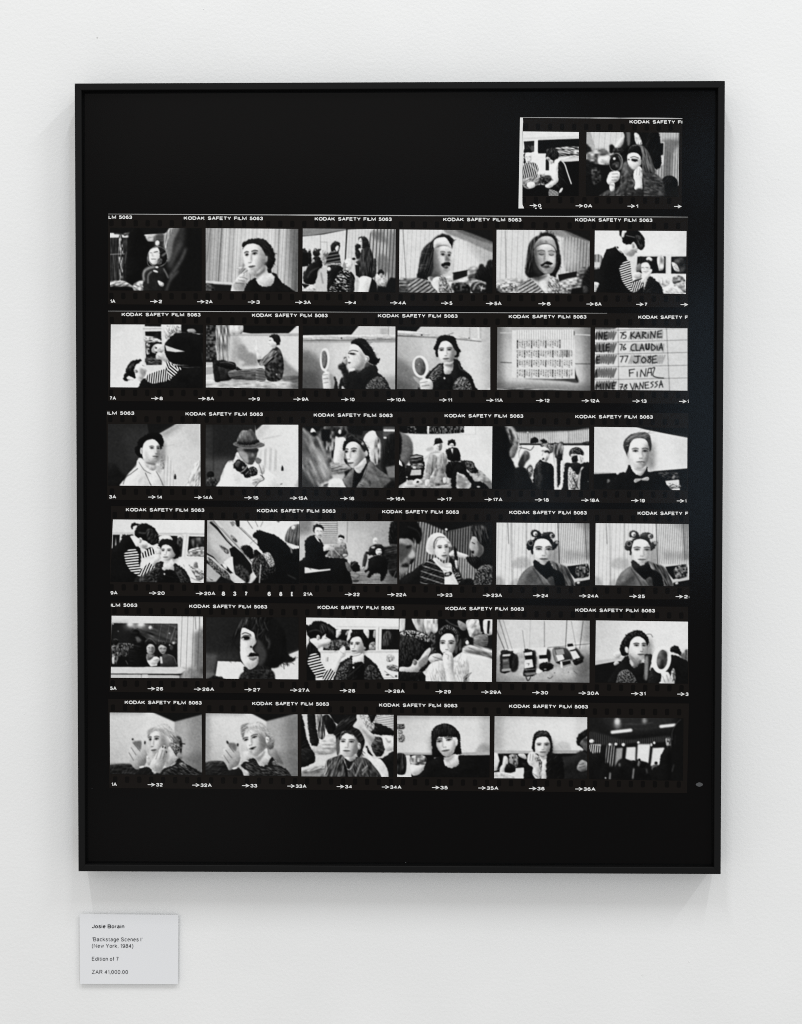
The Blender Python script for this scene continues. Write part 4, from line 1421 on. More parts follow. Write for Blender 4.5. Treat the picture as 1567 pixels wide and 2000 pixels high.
PIC('3c', 3, [(8, 148), (748, 150), (748, 632), (4, 628)], 'printed exposure of a made up performer between a photographer and an onlooker', '''
F 226
p 24 4 0,140 760,140 760,176 200,200 0,200
S 190 130 14 .25 2 3 180,190 590,180 750,160 750,280 200,280
p 34/.8 6 180,140 760,140 760,164 600,182 280,196 180,190
p 205/.5 12 500,195 590,190 590,260 500,260
l 60 3 2 592,185 592,280
l 120 4 2 280,190 280,270
E 230 2 278,194 5,5
p 24 2 215,278 750,276 750,294 550,292 215,290
l 200 3 2 300,278 460,282
l 150 3 2 560,280 700,284
P 20 3 296,260 310,236 340,230 358,250 350,276 300,276
P 20 3 376,270 382,248 404,244 424,260 426,276
P 150 2 370,262 384,260 384,276 372,276
E 60 2 490,278 10,8
E 90 2 535,274 16,10
T 60 50 10,6 0 2 700,270 750,258 750,278 700,280
p 24 3 0,140 90,140 170,180 190,260 150,400 0,640
P 18 4 0,160 110,180 130,300 140,380 170,420 190,470 260,470 300,560 320,632 0,640
T 120 70 10,18 -20 4 100,150 150,160 190,200 210,260 190,310 150,280 130,220
P 190/.8 6 90,148 140,150 180,170 200,230 190,260 150,180
P 120 4 140,320 180,280 205,300 196,340 170,390 140,380
L 26 14 5 140,170 160,260 130,330
L 60 4 2 200,290 230,300 212,340
L 24 6 2 215,310 270,320 300,330 325,300
L 50 3 2 210,340 212,390
P 90 4 205,450 230,370 262,330 290,350 294,390 262,430 240,470
P 34/.8 4 206,440 232,380 250,370 240,460
L 180 4 3 264,340 270,360
P 20 4 180,480 240,460 270,500 320,590 318,632 200,632
P 24/.8 5 270,470 300,440 320,480 300,540 270,500
T 120 70 8,12 0 3 280,470 310,460 310,520 290,510
P 18 3 330,470 370,400 390,410 440,430 470,450 490,540 485,632 330,632 320,540
T 44 24 14,50 0 4 340,450 390,430 390,620 340,600
L 50 5 4 430,440 430,500
P 24 2 376,300 390,280 430,275 462,300 470,340 450,350 440,320 410,300 390,304
T 120 80 5,6 0 2 380,290 430,276 466,310 466,346 440,330 400,300
P 226 2 378,320 400,302 434,320 450,345 440,390 420,418 396,416 382,400 390,380 376,350
L 24 9 3 388,336 400,334
L 24 16 3 412,342 432,338 444,350
P 24 2 386,388 404,390 404,402 390,404
L 110 4 2 396,350 388,372
L 90 8 3 430,390 416,416
T 110 80 9,40 5 3 470,290 500,280 550,290 546,400 530,500 490,480 470,340
P 24 2 505,380 540,360 540,420 530,540 520,600 505,600
P 215 3 484,400 500,420 504,600 536,630 484,630
P 225 3 530,420 560,430 540,520 540,600 552,632 534,610
L 24 5 2 500,380 550,360
l 200 4 2 548,300 548,420
P 20 3 550,580 560,450 590,425 640,440 690,430 750,440 750,640 550,640
P 215 3 590,480 610,460 630,500 660,520 676,500 690,460 716,460 690,480 680,560 670,632 596,632
T 150 70 8,8 0 2 590,480 640,490 660,620 600,620
L 30 8 2 626,540 650,600 665,625
T 60 60 9,8 0 2 594,350 610,320 650,306 690,320 710,360 690,372 640,360 606,380
P 20 2 612,390 620,375 660,370 670,400 650,420 620,420
P 215 2 660,372 690,365 704,395 690,430 664,410
L 90 3 2 676,370 690,420
P 30 3 610,440 640,420 680,430 680,470 630,490
P 205 2 612,360 640,364 620,376 606,390
L 30 6 3 676,500 660,560 640,620
E 220 1 740,570 3,3
''')
PIC('3c', 3, [(788, 152), (1500, 160), (1498, 636), (784, 628)], 'printed exposure of a smiling person with slicked back hair and a bow tie', '''
G 205 790,300 222 1120,420
p 222/.5 40 1000,200 1300,200 1300,460 1000,460
p 22 3 990,140 1510,140 1510,240 1380,212 1180,172
p 190/.4 20 1380,220 1500,240 1500,470 1420,470
p 170 3 784,498 900,500 1000,505 1000,512 784,516
p 150 3 1240,490 1498,468 1498,474 1240,496
p 20 3 780,514 960,506 985,520 1100,520 1240,492 1505,468 1505,645 780,645
P 110 4 884,560 900,550 914,570 906,590 890,588
P 190 3 955,500 990,508 980,526 960,520
T 40 46 14,10 0 4 1280,500 1420,500 1430,560 1300,560
P 130 4 1380,540 1400,520 1410,540 1390,552
p 214 2 1330,565 1436,555 1444,634 1350,636
T 150 90 10,7 0 2 1340,585 1440,590 1440,620 1350,625
P 16 3 890,590 980,505 1030,500 1040,460 1060,445 1090,500 1140,526 1190,454 1206,500 1290,520 1340,590 1350,640 880,640
P 62 3 1010,300 1016,260 1050,220 1090,202 1170,192 1210,215 1224,270 1226,310 1212,350 1200,300 1180,250 1130,240 1090,246 1060,290 1050,390 1024,340
T 92 50 30,5 -15 3 1030,260 1090,205 1180,196 1210,225 1180,240 1110,232 1060,270
H 110/.8 22 80 -12 12 1030,260 1080,215 1150,210 1190,215
H 30 14 26 70 50 1016,300 1030,250 1210,240 1224,290
L 200 4 2 1034,296 1050,292
P 218 2 1060,300 1086,252 1150,240 1190,265 1206,320 1204,370 1190,430 1166,464 1130,474 1090,450 1062,400 1050,350
E 190 2 1048,370 8,26
P 120/.55 8 1190,270 1210,330 1200,410 1170,462 1120,474 1160,440 1182,390 1186,320
P 150/.4 8 1056,350 1070,400 1100,450 1080,430
M 218 1137,348 90,124 0 0.15 -1 0.45 0
L 222 4 2 1112,424 1160,426
P 214 2 1080,462 1120,474 1160,470 1184,450 1176,490 1140,528 1100,500 1070,470
P 120/.6 5 1090,468 1160,472 1180,456 1174,484 1120,490
P 222 2 1096,580 1100,550 1146,548 1200,534 1200,562 1150,556
S 222 60 8 .4 80 1 1098,576 1104,552 1140,550 1140,560
S 222 60 9 .4 80 1 1155,556 1200,538 1200,560 1156,562
L 60 3 2 1140,530 1146,548
''')
# ---- strip 4
PIC('4a', 4, [(82, 136), (782, 142), (776, 620), (62, 612)], 'printed exposure of the striped stylist bending over a model with black hair', '''
G 216 100,140 230 500,240
p 190 2 70,232 790,240 790,256 70,250
p 26 2 80,252 135,252 130,330 90,360 78,380
p 200 2 104,262 108,340 98,345
P 20 2 150,256 200,254 240,260 240,330 160,330
p 24 2 430,258 640,262 612,420 420,400
P 218 2 430,270 480,256 520,262 540,300 500,310 440,330
P 190 2 575,262 620,262 615,290 590,300
T 60 50 8,20 0 3 575,290 610,280 605,420 570,420
p 220 1 622,246 666,246 646,440 606,436
l 130 2 1 648,250 630,430
p 22 2 664,264 780,268 778,420 650,414
T 70 50 16,30 0 4 680,290 740,270 778,290 778,360 700,350
T 150 80 16,9 0 3 664,370 720,350 778,350 778,415 654,412
p 212 1 270,420 790,424 790,446 270,440
p 226 2 280,436 790,444 790,640 500,640
P 120 3 700,470 715,458 730,470 732,510 715,514 698,500
T 150 90 12,10 0 3 660,480 700,500 740,510 776,560 740,600 690,540
L 90 4 2 680,580 720,600 760,612
E 120 3 742,586 26,14
L 120 4 2 622,480 628,500
P 16 3 40,640 60,400 110,330 170,270 230,258 280,340 300,420 270,560 270,640
P 18 2 222,200 222,170 244,160 270,168 286,180 262,182 238,190 234,215
P 18 2 248,250 256,210 280,176 320,162 370,180 410,215 432,270 432,310 410,330 384,335 350,310 300,290 270,280
L 150 5 3 280,235 330,240 372,210
T 40 36 8,20 30 3 340,210 400,220 424,290 400,320 350,300
P 224 2 214,262 250,262 275,280 300,275 312,300 340,305 350,340 330,360 300,355 280,340 260,345 240,310
P 120/.5 4 300,330 330,330 345,345 320,358
E 200 2 290,296 15,22
L 70 4 2 284,282 296,296 288,310
P 214 2 352,330 384,338 420,320 432,330 400,350 364,350
P 30 3 330,360 400,345 400,370 340,372
P 18 3 436,345 438,305 470,284 525,288 568,314 594,360 592,412 570,436 540,432 500,400 460,360
P 224 2 450,356 466,334 500,326 530,344 548,386 562,400 550,424 532,430 510,456 470,460 452,430 448,390
P 24/.9 3 480,330 510,318 550,346 566,400 552,396 536,352 508,332
M 224 492,380 60,73 0 -0.4 -1 0.65 0
P 150/.5 5 520,350 548,390 530,430 500,456 520,420
P 216 2 470,455 512,452 530,440 546,470 548,520 470,520 460,490
P 130/.5 6 475,460 520,445 530,440 500,470
P 24 3 270,560 330,520 400,470 470,460 460,510 480,530 545,526 550,470 590,490 640,530 690,620 690,640 270,640
T 54 46 8,10 50 3 300,560 380,490 450,470 440,560 430,615 290,612
T 46 34 8,10 120 3 560,500 620,530 670,600 600,610
P 12 3 445,540 545,530 600,640 430,640
E 228 1 476,553 6,7
S 22 228 21 .5 -12 2 290,405 340,370 390,350 410,390 330,425 300,425
P 222 2 380,345 420,335 444,350 452,380 440,420 450,430 430,460 410,470 390,500 364,460 400,420 416,390
L 100 4 2 420,350 450,360
L 120 3 2 410,400 446,392
s 228 22 20 .5 84 2 165,400 205,362 258,362 280,400 278,470 300,520 290,575 215,530 180,470
s 228 22 18 .5 24 2 285,530 360,465 405,500 340,545 290,575
''')
PIC('4a', 4, [(804, 142), (1508, 150), (1504, 628), (798, 618)], 'printed exposure tilted diagonally of clothes rails and dark figures', '''
G 150 800,300 226 1100,200
p 220/.4 20 800,480 1020,480 1020,620 800,620
p 228/.8 10 1060,160 1500,150 1500,300 1300,300
p 195/.8 14 810,230 870,220 980,360 1000,470 960,470 830,350
p 24 2 830,150 880,190 960,300 1000,330 1000,350 950,300 880,215 820,160
p 200 2 845,140 862,140 1215,520 1200,545 1040,390 940,270
l 40 4 1 850,146 1204,524
l 60 5 1 838,150 1020,360
l 120 4 1 915,200 1180,500
p 22 2 1010,140 1050,140 1052,190 1030,190
l 30 5 2 1000,150 1230,370
l 40 5 2 1110,145 1150,205
l 90 4 2 1170,145 1190,190
l 90 4 2 1230,150 1212,190
l 100 3 2 1130,320 1200,270
p 130 2 975,155 1000,150 1015,180 995,190
l 70 4 2 1060,195 1150,280
T 110 60 8,14 -40 2 895,335 920,335 970,375 960,400 930,380
T 110 60 8,14 -40 2 980,250 1000,260 1035,300 1020,310 990,280
p 22 3 972,360 1010,340 1080,400 1140,480 1150,540 1090,600 1020,560 1000,470
P 20 3 1060,350 1110,330 1150,360 1160,420 1140,440 1100,410
p 20 3 1160,370 1180,365 1220,400 1200,440 1160,430
T 50 46 10,14 30 4 1010,500 1060,480 1130,560 1100,620 1030,560
p 26 3 795,380 850,420 900,480 960,480 975,520 1000,545 1040,620 795,620
p 190 2 800,395 850,430 1050,616 1030,618 800,430
p 170 2 800,460 880,520 930,540 870,612 800,612
T 90 60 8,8 40 2 810,420 900,500 960,540 980,600 900,560 820,480
T 150 70 30,6 42 2 800,570 850,600 800,612
p 205 2 1000,545 1100,616 1040,620 980,550
p 225 2 985,420 1000,420 1002,540 940,480 930,460
P 230 2 918,480 940,474 955,500 950,520
P 14 3 1152,260 1190,218 1250,232 1330,260 1400,310 1450,360 1510,380 1510,640 1200,640 1190,560 1300,480 1230,390 1190,330 1185,290
p 14 4 1200,560 1510,520 1510,640 1110,640
T 50 50 8,9 30 3 1160,430 1240,400 1310,450 1320,540 1220,600 1150,520
T 150 60 8,7 0 2 1230,400 1280,390 1320,470 1290,500 1250,440
l 210 7 2 1214,480 1202,620
T 90 40 8,40 10 3 1400,260 1440,190 1510,180 1510,330 1440,320 1400,300
E 226 2 1462,196 14,16
L 190 8 3 1410,310 1440,350 1450,390
L 90 6 4 1420,560 1480,590
p 110 2 1330,150 1380,146 1350,160
''')
PIC('4b', 4, [(22, 148), (768, 150), (768, 630), (20, 622)], 'printed exposure of people sitting against a wall in an otherwise empty room', '''
G 150 720,200 190 340,330
p 205/.4 30 300,200 560,200 520,460 360,460
p 165/.5 10 390,150 720,150 700,230 420,220
s 205 110 15 .45 90 2 148,150 310,150 310,320 195,320 195,200
p 170/.3 6 240,150 310,150 310,320 250,320
l 90 3 2 388,152 384,310
l 90 3 2 310,152 310,250
p 90/.6 16 20,148 120,148 120,240 20,260
T 130 20 60,8 0 4 380,520 480,510 740,500 760,632 360,632
p 60/.5 18 690,540 768,540 768,632 690,632
P 18 3 720,160 780,160 780,330 710,320
P 22 5 620,370 680,346 780,350 780,520 720,510 690,470
T 30 16 20,30 0 4 660,380 780,360 780,560 720,560
p 80 3 710,320 770,326 766,345 712,336
P 16 3 20,640 20,480 60,420 60,330 70,290 130,255 190,310 210,350 200,380 240,370 250,380 220,420 340,430 380,440 400,500 410,560 390,632
p 215 2 60,500 170,520 260,512 255,524 60,548
l 30 4 2 70,480 110,520
P 24 2 126,220 128,184 160,172 196,186 204,210 196,240 190,210 150,196 140,215 138,240
P 214 2 138,220 150,196 190,204 200,235 192,270 172,280 146,256
P 130/.6 4 138,230 150,250 170,276 150,262
L 40 4 2 150,224 166,222
L 40 4 2 178,224 194,226
L 70 5 2 164,256 186,256
p 216 2 134,260 150,264 190,320 160,300
p 20 2 165,285 180,285 200,330 190,330
P 212 2 204,345 225,330 248,340 256,360 230,370 210,376
l 130 5 2 258,330 330,420
T 125 40 12,14 0 3 225,410 260,360 300,322 370,316 384,370 392,410 350,430 250,420
L 70 5 3 300,350 280,400
L 180 5 2 260,330 300,380 330,410
P 24 2 316,290 316,260 340,252 362,270 358,284 330,270
P 205 2 320,284 330,272 358,284 356,310 340,324 322,312
L 50 4 2 328,288 352,292
P 170 2 350,404 380,400 390,412 360,422
P 100 3 370,460 410,480 420,530 390,530
P 18 2 410,470 450,456 480,490 480,530 430,532
L 160 3 2 420,490 440,466 456,462
L 50 3 2 420,570 450,590 480,560 440,550
E 60 3 450,605 26,10
P 210 2 582,300 588,280 604,274 620,290 618,320 604,330 586,318
P 120/.5 3 584,310 600,325 616,320 606,332
L 50 3 2 588,300 610,302
P 30 3 550,380 556,350 590,330 640,326 662,350 664,400 580,410 530,400 520,386
P 190 2 570,344 600,340 596,356 572,356
P 60 3 516,400 540,410 530,480 510,510 500,500
P 170 2 500,500 520,495 516,515 500,520
P 22 2 600,370 600,348 630,340 664,350 666,380 640,360
P 216 2 604,372 620,356 644,360 650,390 636,410 618,412 606,394
L 24 4 2 612,372 626,372
L 24 4 2 634,372 646,374
L 40 5 2 622,398 640,394
P 16 3 550,440 600,415 640,410 680,430 698,480 690,540 660,600 640,600 640,550 590,550 560,580 540,570 560,530 520,540 516,525 545,510
L 190 3 2 760,530 740,580
''')
PIC('4b', 4, [(786, 152), (1496, 156), (1496, 636), (782, 628)], 'printed exposure of a woman in a bright wig being made up between two men', '''
F 22
S 150 70 22 .5 6 3 900,150 1130,180 1140,640 790,640 820,500 900,440
p 120/.5 12 920,160 1000,180 980,600 900,600
S 110 60 20 .5 2 3 1140,230 1380,180 1400,420 1200,440 1150,340
p 130/.5 14 1180,400 1370,430 1390,560 1260,600 1220,480
S 150 100 20 .5 2 3 1230,430 1360,450 1370,580 1280,600
p 22 4 900,150 1500,150 1500,180 1340,180 1160,230 1130,220 1000,165
l 110 4 2 1160,225 1340,190
E 236 3 1144,212 10,9
p 60/.7 6 780,560 830,540 860,620 780,630
P 18 4 780,150 900,155 940,190 958,240 950,300 920,320 900,280 850,290 780,310
L 60 8 4 850,190 920,220 950,280
P 130 4 786,310 830,280 870,290 900,330 908,420 870,450 860,500 840,540 786,550
P 200/.8 6 850,390 880,360 905,400 895,428 860,428
P 60/.7 6 786,330 840,330 880,360 860,400 820,440 790,470
P 24/.8 5 840,340 880,330 870,352 840,356
P 30 4 800,480 850,470 850,500 810,505
P 150/.6 5 800,500 850,505 830,540 790,545
T 50 150 16,6 -24 3 800,600 900,520 1000,450 1060,440 1110,470 1180,480 1240,540 1260,590 1240,640 800,640
P 22 3 786,610 900,520 960,490 960,640 786,640
S 22/.8 200/.8 42 .28 108 4 960,500 1040,450 1110,480 1130,560 1120,634 960,634
T 40/.5 60 16,7 -20 3 960,500 1040,450 1110,480 1130,560 1120,634 960,634
P 226 2 1040,440 1070,430 1120,470 1180,470 1190,530 1240,640 1140,634 1130,560 1110,520 1080,490
P 150/.5 5 1060,440 1120,470 1170,472 1110,500
L 120 4 2 1130,500 1180,500
L 120 4 2 1120,520 1150,530
P 24 2 1130,545 1180,536 1190,556 1136,574
P 160 1 1140,550 1168,544 1170,560 1142,566
P 228 2 990,370 996,310 1020,262 1070,236 1120,250 1160,290 1180,330 1160,330 1130,290 1080,290 1055,340 1060,395 1020,402
P 180/.6 6 995,360 1010,300 1040,270 1030,350 1040,395
L 40 7 2 1050,356 1052,310 1080,272 1130,272
P 230 2 1060,360 1076,300 1120,284 1150,310 1162,340 1166,390 1146,430 1120,450 1090,430 1060,405
M 230 1118,357 64,95 -6 0.3 -1 0.7 0
T 170 50 6,8 0 3 1150,290 1180,320 1186,350 1160,340
P 24 3 1340,200 1360,170 1430,165 1500,180 1500,500 1420,480 1400,420 1380,320 1350,280
T 50 60 8,40 -10 4 1360,190 1440,190 1480,300 1430,330 1370,270
P 150 3 1340,270 1370,270 1400,320 1430,350 1420,400 1380,430 1350,410 1330,370 1320,345
P 70/.7 5 1380,300 1420,340 1420,400 1380,420 1390,360
L 24 6 2 1340,310 1362,322
P 24 2 1335,370 1360,385 1344,400
L 200 5 3 1338,290 1326,345 1340,352
P 205 2 1166,395 1200,370 1240,385 1310,410 1310,440 1240,425 1200,415 1170,415
P 18 2 1200,352 1216,352 1232,440 1212,440
P 18 3 1290,430 1330,420 1400,430 1400,500 1380,520 1340,490
T 60 70 10,8 30 3 1380,520 1440,480 1500,510 1500,634 1350,634 1360,580
P 18 3 1260,600 1340,590 1350,640 1250,640
P 200 3 1210,450 1226,450 1230,520 1216,500
''')
def _curlers(dx, dy):
    """the two neighbouring frames of the same sitter differ by a small shift"""
    first = dict(M=2, E=3, O=4, T=6, t=6, S=7, s=7, P=3, p=3, L=4, l=4, F=99)

    def q(line):
        f = line.split()
        for k in range(first[f[0]], len(f)):
            if ',' in f[k] and not (f[0] in 'EOM' and k > first[f[0]]):
                x, y = f[k].split(',')
                f[k] = '%d,%d' % (float(x) + dx, float(y) + dy)
        return ' '.join(f)

    return '\n'.join(q(l) for l in '''F 200
s 214 172 31 .12 2 3 20,120 512,120 520,660 20,660
s 196 150 17 .3 3 3 515,120 780,120 780,460 522,450
p 120/.5 16 600,120 780,120 780,200 660,180
p 110/.4 14 560,350 760,370 760,420 560,420
p 90/.4 10 700,130 780,130 780,420 720,420
l 40 7 2 508,120 520,450
l 90 5 2 716,140 730,420
l 90 5 2 126,140 132,300
l 120 6 3 154,130 160,620
l 110 5 3 266,130 270,560
P 130/.5 8 160,470 170,430 230,400 290,420 310,470 250,490 200,490
P 110/.5 8 40,560 80,555 100,620 40,620
P 130/.5 8 140,610 200,560 190,640 130,640
p 20 3 580,474 740,455 740,545 640,570 600,520
T 80 90 12,12 0 3 650,480 740,460 740,560 660,560
p 190 2 635,580 760,545 760,565 650,600
p 22 3 640,596 760,570 760,660 640,660
P 20 3 310,290 330,262 380,240 440,250 470,290 460,350 440,290 400,266 350,272 326,310 322,350 316,396 306,370 300,340 280,345 270,320 284,290
P 26 2 300,226 310,200 340,194 368,208 384,240 360,252 320,250
P 26 2 384,226 420,212 460,214 484,230 484,256 440,260 400,254
P 26 2 460,350 462,310 480,284 514,280 516,300 490,340
P 26 2 270,326 276,284 300,272 326,280 326,330 300,352 280,346
E 205 2 336,226 17,18
E 90 3 342,230 8,9
E 150 2 462,240 16,17
E 40 2 468,240 8,9
O 190 4 1 302,297 17,18
E 18 2 302,297 12,13
E 180 2 503,293 12,10 20
L 90 4 2 496,290 512,296
L 70 4 3 316,208 300,232 320,248
L 90 6 3 390,232 440,222
P 224 2 328,310 350,272 400,264 440,282 462,320 462,352 454,400 430,440 400,462 364,440 334,390 322,350
P 150/.4 6 326,350 340,396 372,440 350,420
P 150/.45 6 440,300 462,350 446,410 420,446 440,390
M 224 401,353 90,110 1 0 -1 0.9 0
P 14 3 330,420 380,455 400,466 440,430 456,440 476,490 540,510 560,560 570,640 480,650 400,560 330,500 320,450
P 92 3 190,630 210,570 250,510 310,470 330,480 350,510 400,560 470,600 480,650 190,650
T 92 24 30,60 50 4 200,610 240,530 310,480 360,540 460,610 460,650 200,650
L 45 8 4 320,490 360,550 400,620
L 140 6 4 340,500 400,560 450,610
P 70 3 430,570 460,550 480,570 480,620 440,600
T 74 60 9,50 -25 4 446,430 500,450 560,470 600,520 650,640 580,640 550,540 480,490 470,460
L 170 4 3 450,440 470,470 500,490
L 30 6 3 560,480 600,560 630,630
P 200 2 650,600 680,590 670,612'''.split('\n'))


PIC('4c', 4, [(40, 140), (750, 146), (752, 624), (36, 614)], 'printed exposure of a woman in hair curlers lit from the left, the darker frame', _curlers(0, 0))
PIC('4c', 4, [(798, 144), (1510, 152), (1514, 628), (794, 618)], 'printed exposure of a woman in hair curlers, the last frame of its strip', _curlers(752, 4) + '\np 200/.16 10 780,130 1300,130 1300,400 780,640')
# ---- strip 5
PIC('5a', 5, [(72, 128), (770, 134), (770, 606), (66, 602)], 'printed exposure of a group reflected in a white framed window', '''
G 216 300,150 200 300,600
s 214 150 44 .12 2 4 570,120 780,130 780,620 600,620
l 70 4 2 745,140 748,240
l 60 5 2 712,140 716,230
p 60/.6 14 700,260 780,200 780,620 690,620
T 90/.7 60 30,50 20 8 590,540 690,520 780,530 780,620 590,620
p 60/.5 6 70,120 780,120 780,136 70,130
p 24 2 74,184 576,190 576,520 70,520
t 70 50 60,14 20 5 200,190 574,192 574,340 330,340 290,260
s 70/.6 120/.6 60 .06 10 2 380,195 570,195 560,330 400,330
p 40/.7 20 74,190 200,190 220,340 74,340
E 240 7 214,194 24,18
E 240 7 298,196 26,18
E 200/.7 20 255,205 90,24
E 230 4 368,218 13,13
E 200 2 82,190 6,6
E 180 2 122,246 4,4
E 200 3 514,262 5,5
E 220 4 545,336 9,9
l 150 3 2 560,210 520,330
p 190 3 80,345 240,345 240,375 180,390 80,370
P 20 3 70,330 80,300 110,296 126,320 120,350 90,360
P 24 3 125,380 135,340 155,330 170,350 172,390
p 16 3 74,370 330,390 330,520 74,520
T 110 60 6,16 0 2 76,420 120,380 130,440 90,500
P 200 3 76,450 92,450 90,490 78,500
T 70 70 7,10 0 2 84,345 240,345 240,430 90,430
E 26 2 150,356 14,18
E 120 2 152,358 7,9
E 20 2 104,330 18,24
L 150 3 2 88,312 104,304 120,316
E 90 2 190,372 7,9
E 130 2 118,412 8,10
L 130 4 2 180,470 196,500
L 110 4 2 112,440 108,500
E 60 3 160,410 16,24
E 160 2 516,352 6,8
E 70 3 530,372 14,20
P 16 3 220,270 230,235 260,228 284,236 284,270 330,300 336,400 330,520 225,520 200,400 236,370 240,290
L 110 3 2 224,250 250,228 284,240
P 110/.8 5 254,290 280,290 300,320 270,330
p 215 2 336,440 420,430 420,510 370,516 345,480
P 30 2 326,340 330,318 362,300 400,330 424,352 410,370 380,340 340,350
L 130 3 2 330,326 365,302 414,344
P 165 2 340,370 360,345 392,350 404,380 394,415 370,430 346,415
P 80/.6 4 380,360 404,380 390,415 376,400
L 40 4 2 348,372 364,372
L 40 4 2 378,372 394,374
L 60 4 2 362,402 384,402
P 110 3 340,420 380,430 400,420 390,450 345,470
P 30 2 424,370 430,340 460,325 490,336 504,370 490,360 460,346
O 110 3 1 470,334 12,12
P 160 2 430,370 450,350 490,366 492,390 470,424 446,410 432,390
L 30 8 3 440,378 456,376
L 30 8 3 470,380 486,378
L 50 5 2 456,408 474,404
P 60 3 460,430 500,420 545,440 570,490 570,520 450,520
L 150 3 2 500,422 548,444 568,500
P 20 2 396,436 408,424 430,440 420,452
P 205 2 380,470 400,440 436,450 440,470 410,500 380,500 366,490
L 100 3 2 390,470 430,462
p 205 2 440,440 456,440 462,492 446,492
l 220 4 2 360,490 384,510
p 205 2 70,520 600,520 640,540 600,570 70,572
p 40 2 70,570 620,572 590,584 70,578
p 190 3 70,580 300,578 300,604 70,604
p 200 3 302,576 350,576 350,606 302,606
p 180 3 352,584 590,586 590,606 352,606
l 40 3 1 300,576 300,604
''')
PIC('5a', 5, [(796, 140), (1502, 140), (1500, 614), (794, 608)], 'printed exposure of a woman looking up with hair over half her face', '''
F 26
G 44 800,200 28 1400,200
p 70/.6 26 794,410 1050,410 1050,480 860,480 850,620 794,620
p 100/.6 10 800,420 880,420 860,560 800,580
P 150/.5 8 800,570 850,560 860,600 800,606
p 226 3 884,475 1060,480 1100,520 1080,620 860,620
p 218 3 1290,520 1360,450 1510,385 1510,625 1300,625
p 200/.6 10 1380,440 1510,380 1510,430 1400,470
P 20 3 800,605 850,590 920,600 940,615 800,615
P 20 4 1040,190 1080,150 1140,136 1260,136 1340,170 1400,260 1410,380 1440,440 1480,460 1440,480 1390,480 1340,524 1290,528 1230,500 1130,420 1090,300 1050,260 1000,320 950,400 936,440 960,380 1010,290
T 40 50 6,50 15 4 1040,200 1110,145 1240,140 1260,200 1130,210 1060,250 990,330
H 24 60 70 95 25 1060,170 1120,145 1200,140 1260,150 1250,190 1080,210
H 26 30 80 115 35 1060,230 1020,290 980,340 1050,260
H 22 40 60 40 40 1400,380 1430,440 1380,480 1320,510 1420,460
H 110/.7 20 60 95 20 1090,160 1180,150 1260,170 1280,330
H 40/.9 14 60 70 40 970,330 1000,420 1040,430
L 150/.8 5 4 1110,160 1090,200
L 130/.8 6 4 1180,150 1176,190
L 150/.7 8 5 1270,300 1280,340 1270,380
L 40 3 2 950,400 940,430 970,470 990,490
L 50 3 2 980,340 950,420 990,440 1040,430
L 40 3 2 1000,320 960,400 960,440
P 222 2 1066,230 1090,220 1130,240 1160,260 1170,300 1180,330 1150,370 1160,400 1180,420 1200,460 1180,510 1130,540 1090,510 1060,450 1056,380 1058,300
P 80/.8 8 1170,300 1220,330 1260,420 1230,500 1190,500 1190,430 1160,390 1180,340
L 24 8 2 1070,268 1096,258 1136,272
E 60/.7 6 1100,298 36,20
E 14 2 1102,298 26,14
E 215 2 1078,304 8,6
L 20 6 2 1068,300 1090,278 1140,282
P 30 3 1130,364 1140,354 1148,370 1138,378
L 130 3 3 1120,372 1150,386
P 20 3 1112,440 1140,410 1170,412 1200,430 1150,442
P 130 3 1124,446 1190,440 1160,470 1130,464
P 130/.4 8 1060,420 1080,480 1120,530 1090,510
P 20 3 1058,620 1080,560 1090,515 1130,545 1200,520 1280,520 1300,580 1316,620
T 34 26 20,10 10 4 1080,560 1290,540 1300,615 1070,615
L 24 5 2 1390,480 1450,478 1480,440
L 24 4 2 1400,440 1440,470 1470,468
''')
